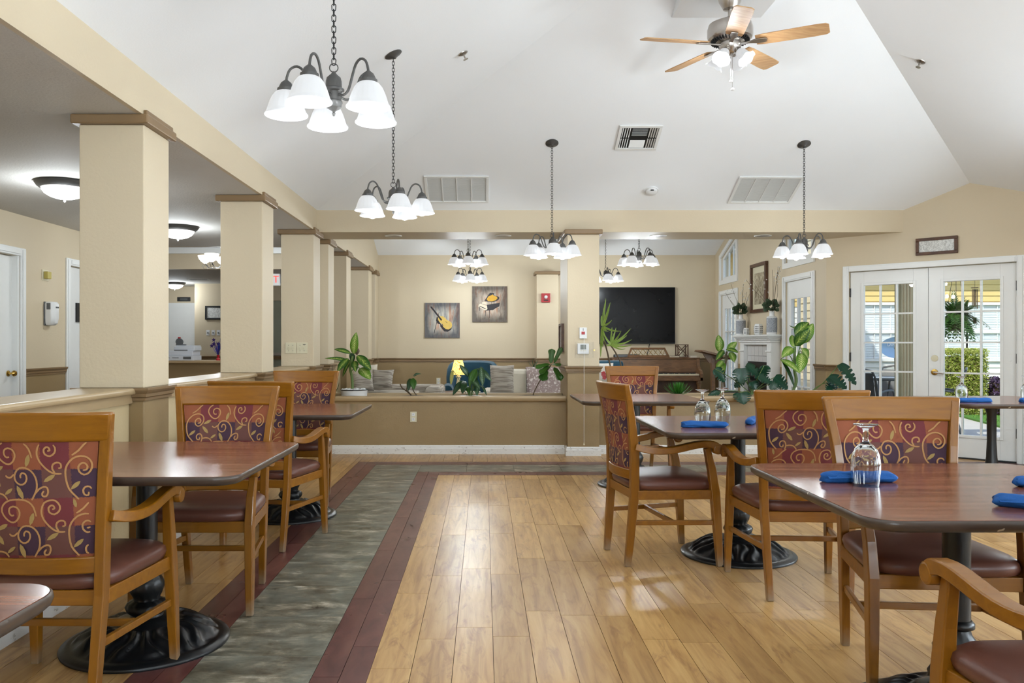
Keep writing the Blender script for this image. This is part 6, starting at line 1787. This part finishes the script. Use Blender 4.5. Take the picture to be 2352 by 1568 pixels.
ybox('plate', M['black'], -0.14, 0.14, -0.015, 0, -0.046, 0.046, t, 0.003); ybox('lettering', M['greyplastic'], -0.08, 0.08, -0.017, -0.015, 0.0, 0.016, t); ybox('lettering', M['greyplastic'], -0.08, 0.08, -0.017, -0.015, -0.02, -0.010, t)
dg = sempty('door_5', 'greenish glazed door beneath the exit sign')
ybox('leaf', paint('greenish_door', (150, 154, 138), 0.3), -4.6, -3.7, 16.73, 16.77, 0.01, 2.1, dg); ybox('push_bar', M['nickel'], -4.5, -3.8, 16.68, 16.73, 0.98, 1.04, dg)  # greenish tone of the door glass
ex = thing('exit_sign', 'white exit sign with red letters half hidden by the second pillar', 'exit sign', (-3.55, 13.62, 2.28))
ybox('housing', M['plastic'], -0.16, 0.16, -0.03, 0.03, -0.10, 0.10, ex, 0.006); ybox('bracket', M['plastic'], -0.04, 0.04, -0.015, 0.015, 0.10, 0.166, ex)
t_ = NT('lit_red_letter'); M['exitred'] = t_.surf(t_.n('AddShader', {0: t_.principled(Base_Color=lin((220, 40, 30)), Roughness=0.5), 1: t_.n('Emission', {'Color': lin((255, 60, 40)), 'Strength': 0.8}).outputs[0]}).outputs[0])
def text(body, size, mat, parent, loc, rot=(R(90), 0, 0), name='lettering', ext=0.002):
    cu = bpy.data.curves.new(name, 'FONT'); cu.body = body; cu.size = size; cu.extrude = ext; cu.align_x = 'CENTER'; cu.align_y = 'CENTER'
    cu.materials.append(mat)
    tmp = bpy.data.objects.new(name, cu); COL.objects.link(tmp)
    dg_ = bpy.context.evaluated_depsgraph_get()
    me = bpy.data.meshes.new_from_object(tmp.evaluated_get(dg_))
    bpy.data.objects.remove(tmp)
    o = link(name, me)
    if parent is not None: o.parent = parent
    o.location = loc; o.rotation_euler = rot
    return o
text('EXIT', 0.165, M['exitred'], ex, (-0.02, -0.033, 0))
lc = thing('bowl_chandelier', 'lobby chandelier with white upturned glass bowls', 'chandelier', (at(512, 600, 12.0).x, 12.0, 2.32))
MB().lathe([(0.001, 0.0), (0.02, 0.01), (0.03, 0.06), (0.015, 0.12), (0.02, 0.25), (0.012, 0.30), (0.012, 0.47), (0.05, 0.475), (0.06, 0.48)], 20).build('body', M['bronze'], lc, 40)
for k in range(5):
    a = R(180 + 72 * k); r_, z_ = (0.26, 0.09)
    ca, sa = math.cos(a), math.sin(a)
    ar = MB().tube([(q * ca, q * sa, z) for q, z in smooth_line([(0.02, 0.05), (0.10, 0.0), (0.20, 0.01), (0.26, 0.07)], 4)], 0.006, 8).build('arm', M['bronze'], lc, 50)
    pr_ = [(0.02, 0.07), (0.03, 0.08), (0.06, 0.10), (0.09, 0.14), (0.105, 0.185)]
    MB().lathe(pr_ + [(q - 0.004, z + 0.002) for q, z in pr_[::-1]], 28, (r_ * ca, r_ * sa, 0), cap=False).build('glass_bowl', M['dome'], ar, 60)
    sp = [(r_ * ca + 0.05 * math.cos(q) * (1 - q / 14) * ca, r_ * sa + 0.05 * math.cos(q) * (1 - q / 14) * sa, 0.02 + 0.05 * math.sin(q) * (1 - q / 14)) for q in [i * 0.6 for i in range(16)]]
    MB().tube(sp, 0.003, 6).build('scroll', M['bronze'], ar, 60)
MB().lathe([(0.001, 0.30), (0.04, 0.31), (0.09, 0.35), (0.10, 0.385), (0.096, 0.385), (0.036, 0.315)], 28, cap=False).build('top_bowl', M['dome'], lc, 60)
L = light('lobby_light', 'POINT', (0, 0, 0.43), 30, LAMP, size=0.05); L.parent = lc
L = light('lobby_light', 'POINT', (0, 0, -0.12), 18, LAMP, size=0.08); L.parent = lc
for x, y in ((-7.2, 12.0), (-3.2, 15.2)):
    L = light('lobby_point_lamp', 'POINT', (x, y, 2.3), 8, LAMP, size=0.15)  # point lamps with no fitting

struct(MB().box(-9.2, -2.1, 13.46, 13.50, 2.70, 2.80).build('trim_7', M['white'], bevel=0.008))

t = thing('ceiling_vent', 'slim dark air vent in the reception ceiling', 'vent', (at(457, 641, 15.6).x, 15.6, 2.446))
ybox('frame', M['white'], -0.2, 0.2, -0.09, 0.09, -0.008, 0, t); ybox('slot', M['black'], -0.17, 0.17, -0.06, -0.01, -0.010, -0.008, t); ybox('slot', M['black'], -0.17, 0.17, 0.01, 0.06, -0.010, -0.008, t)
# ------------------------------------------------------------------ outdoors
M['concrete'] = paint('patio_concrete', (190, 186, 180), 0.85, 0.05, 3, 0.3, 40)
M['lawn'] = paint('lawn_green', (76, 124, 44), 0.95, 0.2, 12, 0.8, 90)
M['siding'] = paint('sunlit_yellow_siding', (226, 196, 128), 0.55, 0.03, 2)
M['sidingw'] = paint('pale_siding', (230, 228, 222), 0.55, 0.03, 2)
M['sidingc'] = paint('cream_siding', (232, 216, 182), 0.55, 0.03, 2)
M['blind'] = paint('window_blind', (226, 230, 232), 0.5, 0.03, 2)
ground = struct(MB().box(4.0, 40, 6.0, 40, -0.30, -0.08).build('ground', M['concrete']))
mb = MB().prism([(8.75, 16.9), (8.48, 14.7), (7.91, 12.43), (7.6, 10.5), (20, 10.5), (20, 16.9)], -0.08, -0.05)
struct(mb.build('ground_lawn', M['lawn']))
rg = random.Random(21)
mb = MB()
for k in range(9000):
    y = rg.uniform(10.8, 16.8); x = rg.uniform(7.9, 12.5)
    lim = lerp(7.91, 8.48, (y - 12.43) / 2.27)
    if x < lim + 0.02 or (x < 9.1 and 14.5 < y < 15.5) or (x < 9.9 and 14.3 < y < 15.0): continue
    a = rg.random() * PI; h = rg.uniform(0.03, 0.07); w = 0.006
    dx, dy = math.cos(a) * w, math.sin(a) * w
    b = len(mb.v)
    mb.v += [(x - dx, y - dy, -0.052), (x + dx, y + dy, -0.052), (x + rg.uniform(-.03, .03), y + rg.uniform(-.03, .03), -0.052 + h)]
    mb.face((b, b + 1, b + 2))
t_ = NT('grass_blade'); M['grass'] = t_.surf(t_.principled(Base_Color=t_.mix(t_.noise(t_.pos(), 6, 3), lin((70, 118, 36)), lin((120, 164, 66))), Roughness=0.6))
g = stuff(mb.build('grass', M['grass'])); tag(g, 'short lawn grass beyond the patio', 'grass')
house = thing('neighbour_house', 'sunlit yellow sided house wing with white windows beyond the patio', 'house', (0, 17.0, 0))
x0, x1 = 4.6, 13.0
wins = [(7.45, 8.80, 0.91, 2.02), (9.00, 9.98, 0.91, 2.02), (10.08, 10.98, 0.91, 2.02)]
MB().box(x0, x1, 0.05, 0.3, -0.1, 3.2).build('sheathing', M['siding'], house)
bh = 0.115
n = int(3.2 / bh)
segs_all = [(x0, x1)]
for k in range(n):
    z0 = -0.08 + k * bh
    m_ = M['siding'] if z0 > 1.95 or z0 < 0.0 else M['sidingw']  # sun's yellow on the upper wall is put into the boards' colour
    segs = [(x0, x1)]
    for (a, b, c, d) in wins:
        if z0 + bh > c - 0.06 and z0 < d + 0.06:
            segs = [q for s in segs for q in ((s[0], min(s[1], a - 0.07)), (max(s[0], b + 0.07), s[1])) if q[1] - q[0] > 0.03]
    for a, b in segs:
        MB().prism([(0.05, z0), (0.02, z0), (0.036, z0 + bh), (0.05, z0 + bh)], a, b, 0, lambda p, q, h: (h, p, q)).build('siding_board', m_, house)
for (a, b, c, d) in wins:
    w = bpy.data.objects.new('window', None); COL.objects.link(w); w.parent = house
    for q in ((a - 0.07, a, c - 0.06, d + 0.06), (b, b + 0.07, c - 0.06, d + 0.06), (a, b, d, d + 0.06), (a, b, c - 0.06, c)): ybox('frame_bar', M['white'], q[0], q[1], -0.01, 0.05, q[2], q[3], w)
    zm = (c + d) / 2 - 0.0
    ybox('meeting_rail', M['white'], a, b, 0.0, 0.045, zm - 0.03, zm + 0.03, w)
    cnt = 4 if b - a > 1.1 else 3
    for i in range(1, cnt): ybox('muntin', M['white'], a + (b - a) * i / cnt - 0.008, a + (b - a) * i / cnt + 0.008, 0.01, 0.035, c, d, w)
    ybox('blind', M['blind'], a, b, 0.042, 0.05, c, d, w)
    mb = MB()
    for k in range(22): mb.box(a, b, 0.034, 0.043, c + (d - c) * k / 22 + 0.004, c + (d - c) * (k + 1) / 22 - 0.008)
    stuff(mb.build('blind_slats', M['blind'], w))
ybox('eave', M['white'], x0, x1, -0.5, 0.3, 3.1, 3.2, house)
# wing on the right that closes the court
wing = thing('house_wing', 'pale cream house wing wall seen through the lounge patio door', 'house', (6.3, 15.20, 0))
MB().box(0.03, 0.2, -1.20, 1.25, -0.1, 4.2).build('sheathing', M['sidingc'], wing)
me = MB().prism([(0.03, 0), (0.0, 0), (0.016, 0.15), (0.03, 0.15)], -1.20, 1.25, 0, lambda p, q, h: (p, h, q)).mesh('siding_board', M['sidingc'])
for k in range(28): link('siding_board', me, wing, loc=(0, 0, -0.08 + k * 0.15))
# hedge, purple shrub
def bush(name, label, x0, x1, y0, y1, z1, mats, n, ls, seed):
    t = thing(name, label, 'hedge' if name == 'hedge' else 'shrub', ((x0 + x1) / 2, (y0 + y1) / 2, -0.06))
    ox, oy = (x0 + x1) / 2, (y0 + y1) / 2
    a, b = (x1 - x0) / 2, (y1 - y0) / 2
    MB().box(-a * 0.86, a * 0.86, -b * 0.8, b * 0.8, 0, z1 * 0.9).build('inner_twigs', M['twig'], t, bevel=0.05)
    rg = random.Random(seed); mb = MB()
    for k in range(n):
        f = rg.random()
        if f < 0.25: p = (rg.uniform(-a, a), rg.uniform(-b, b), z1 + rg.uniform(-0.05, 0.03))
        elif f < 0.75: p = (rg.uniform(-a, a), -b + rg.uniform(-0.03, 0.09), rg.uniform(0, z1))
        elif f < 0.88: p = (-a + rg.uniform(-0.03, 0.08), rg.uniform(-b, b), rg.uniform(0, z1))
        else: p = (a + rg.uniform(-0.08, 0.03), rg.uniform(-b, b), rg.uniform(0, z1))
        u = Vector((rg.uniform(-1, 1), rg.uniform(-1, 1), rg.uniform(-1, 1))).normalized()
        v = u.cross(Vector((rg.uniform(-1, 1), rg.uniform(-1, 1), rg.uniform(-1, 1)))).normalized()
        p = Vector(p); s = ls * rg.uniform(0.7, 1.3)
        bb = len(mb.v)
        mb.v += [tuple(p - u * s), tuple(p + v * s * 0.45), tuple(p + u * s), tuple(p - v * s * 0.45)]
        mb.face((bb, bb + 1, bb + 2, bb + 3), k % len(mats))
    stuff(mb.build('foliage', mats, t))
gl = [leafmat('hedge_leaf_a', (196, 206, 96), tl=0.45), leafmat('hedge_leaf_b', (150, 172, 62), tl=0.45), leafmat('hedge_leaf_c', (228, 226, 140), tl=0.45)]
bush('hedge', 'clipped light green hedge before the house windows', 7.95, 9.0, 14.6, 15.4, 1.16, gl, 15000, 0.023, 4)
bush('purple_shrub', 'dark purple shrub beside the clipped hedge', 9.10, 9.85, 14.40, 14.98, 0.64, [paint('purple_leaf_a', (58, 40, 74), 0.5), paint('purple_leaf_b', (82, 58, 96), 0.5)], 2500, 0.035, 5)
# porch post, beam, fern, chimes
post = struct(MB().box(5.32, 5.50, 10.42, 10.60, -0.08, 2.36).build('column_porch', paint('porch_post', (196, 184, 150), 0.5, 0.05, 3)))
for k in range(4): MB().box(5.338 + k * 0.042, 5.356 + k * 0.042, 10.412, 10.42, 0.1, 2.3).build('flute', M['captan'], post)
struct(MB().box(5.0, 8.6, 10.4, 10.62, 2.36, 2.56).build('beam_porch', M['white']))
fc = at(2196, 720, 10.5)
fn = thing('hanging_fern', 'green fern in a hanging basket outside the right door', 'fern', (fc.x, 10.5, fc.z - 0.1))
MB().lathe([(0.001, -0.12), (0.09, -0.12), (0.13, 0.04), (0.13, 0.05), (0.001, 0.05)], 20).build('basket', M['bark'], fn, 40)
for k in range(3):
    a = R(120 * k); MB().tube([(0.13 * math.cos(a), 0.13 * math.sin(a), 0.05), (0, 0, 2.36 - fc.z + 0.1)], 0.003, 5).build('hanger', M['black'], fn)
rg = random.Random(9)
M['fern'] = leafmat('fern_frond', (58, 100, 34), tl=0.3)
for k in range(80):
    an = k * 2.4; el = R(rg.uniform(-10, 85)); L_ = rg.uniform(0.26, 0.46)
    d = Vector((math.cos(an) * math.cos(el), math.sin(an) * math.cos(el), math.sin(el)))
    mb = MB(); m_ = 14; pts = []
    for i in range(m_ + 1):
        f = i / m_; pts.append(Vector((0, 0, 0.05)) + d * L_ * f + Vector((0, 0, -0.30 * f * f * math.cos(el))))
    for i in range(1, m_):
        tdir = (pts[i + 1] - pts[i - 1]).normalized(); w = tdir.cross(Vector((0, 0, 1)))
        w = w.normalized() if w.length > 1e-3 else Vector((1, 0, 0))
        lw = 0.085 * math.sin(PI * (0.15 + 0.8 * i / m_))
        for s in (-1, 1):
            b = len(mb.v); q = pts[i]
            mb.v += [tuple(q), tuple(q + w * s * lw * 0.6 + tdir * 0.02), tuple(q + w * s * lw + tdir * 0.03), tuple(q + w * s * lw * 0.5 - tdir * 0.012)]
            mb.face((b, b + 1, b + 2, b + 3))
    mb.build('frond', M['fern'], fn)
wc = at(2239, 700, 10.5)
ch_ = thing('wind_chime', 'brown wind chime hanging outside the right door', 'wind chime', (wc.x, 10.5, 0))
for x in (-0.03, -0.015, 0.0, 0.015, 0.03): MB().tube([(x, 0.01 * math.sin(x * 200), wc.z + 0.20), (x, 0.01 * math.sin(x * 200), wc.z - 0.02 - abs(x))], 0.006, 8).build('tube', M['bark'], ch_, 40)
MB().lathe([(0.001, wc.z + 0.215), (0.042, wc.z + 0.215), (0.042, wc.z + 0.225), (0.001, wc.z + 0.225)], 16).build('top_disc', M['bark'], ch_)
MB().tube([(0, 0, wc.z + 0.225), (0, 0, 2.36)], 0.002, 5).tube([(0, 0, wc.z + 0.215), (0, 0, wc.z - 0.18)], 0.0012, 5).build('cord', M['black'], ch_)
MB().box(-0.02, 0.02, -0.004, 0.004, wc.z - 0.24, wc.z - 0.16).build('sail', M['bark'], ch_)
# satellite dish
ds = thing('satellite_dish', 'pale blue satellite dish on a pole in the court', 'satellite dish', (at(2062, 800, 16.0).x, 16.0, 0))
zc = at(2062, 798, 16.0).z
rs = []
for r_ in (0.001, 0.12, 0.22, 0.30, 0.34):
    rs.append([(r_ * 1.05 * math.cos(2 * PI * i / 36), -0.14 * (r_ / 0.34) ** 2 + 0.12, zc + r_ * 0.62 * math.sin(2 * PI * i / 36)) for i in range(36)])
rs.append([(x, y + 0.012, z) for x, y, z in rs[-1]])
MB().rings(rs, cap0=False, cap1=False).build('reflector', paint('dish_blue', (160, 190, 220), 0.45, 0.03), ds, 60)
MB().tube([(0, 0.13, zc), (0.02, 0.13, zc - 0.25), (0.03, 0.13, -0.08)], 0.022, 10).build('mast', M['greyplastic'], ds, 40)
text('DIRECTV', 0.10, M['plastic'], ds, (0.0, 0.02, zc + 0.06), name='lettering', ext=0.001)
# patio table and chairs
pt_ = thing('patio_table', 'round pale patio table outside the left door', 'table', (5.75, 11.8, -0.08))
MB().lathe([(0.001, 0.79), (0.42, 0.79), (0.43, 0.80), (0.42, 0.81), (0.001, 0.81)], 40).build('top', paint('patio_top', (206, 216, 224), 0.25, 0.03), pt_, 40)
MB().lathe([(0.425, 0.775), (0.44, 0.785), (0.44, 0.815), (0.43, 0.815)], 40, cap=False).build('rim', M['greyplastic'], pt_, 40)
for k in range(4):
    a = R(45 + 90 * k); MB().tube([(0.3 * math.cos(a), 0.3 * math.sin(a), 0.79), (0.18 * math.cos(a), 0.18 * math.sin(a), 0.4), (0.36 * math.cos(a), 0.36 * math.sin(a), 0)], 0.014, 8).build('leg', M['greyplastic'], pt_, 40)
def patio_chair(x, y, rz, label):
    t = thing('patio_chair', label, 'chair', (x, y, -0.08), rz, 'metal patio chairs')
    for s in (-1, 1):
        MB().tube(smooth_line([(s * 0.25, 0.26, 0.0), (s * 0.27, 0.28, 0.35), (s * 0.28, 0.25, 0.62), (s * 0.28, 0.05, 0.66), (s * 0.27, -0.2, 0.64)], 4), 0.014, 8).build('arm_frame', M['greyplastic'], t, 50)
        MB().tube(smooth_line([(s * 0.24, -0.30, 0.0), (s * 0.24, -0.20, 0.42), (s * 0.24, -0.30, 0.80), (s * 0.20, -0.34, 0.93)], 4), 0.014, 8).build('back_frame', M['greyplastic'], t, 50)
    MB().tube(smooth_line([(-0.20, -0.34, 0.93), (0, -0.35, 0.96), (0.20, -0.34, 0.93)], 4), 0.014, 8).build('top_bar', M['greyplastic'], t, 50)
    MB().box(-0.24, 0.24, -0.2, 0.24, 0.42, 0.44).build('sling_seat', M['greyplastic'], t)
    MB().bar([(0, -0.205, 0.48), (0, -0.30, 0.80), (0, -0.335, 0.90)], 0.42, 0.008).build('sling_back', M['greyplastic'], t)
patio_chair(5.25, 11.25, R(-45), 'grey metal patio chair nearest the left door')
patio_chair(6.15, 12.35, R(140), 'dark metal patio chair beyond the patio table')
patio_chair(6.35, 11.45, R(60), 'metal patio chair to the right of the patio table')
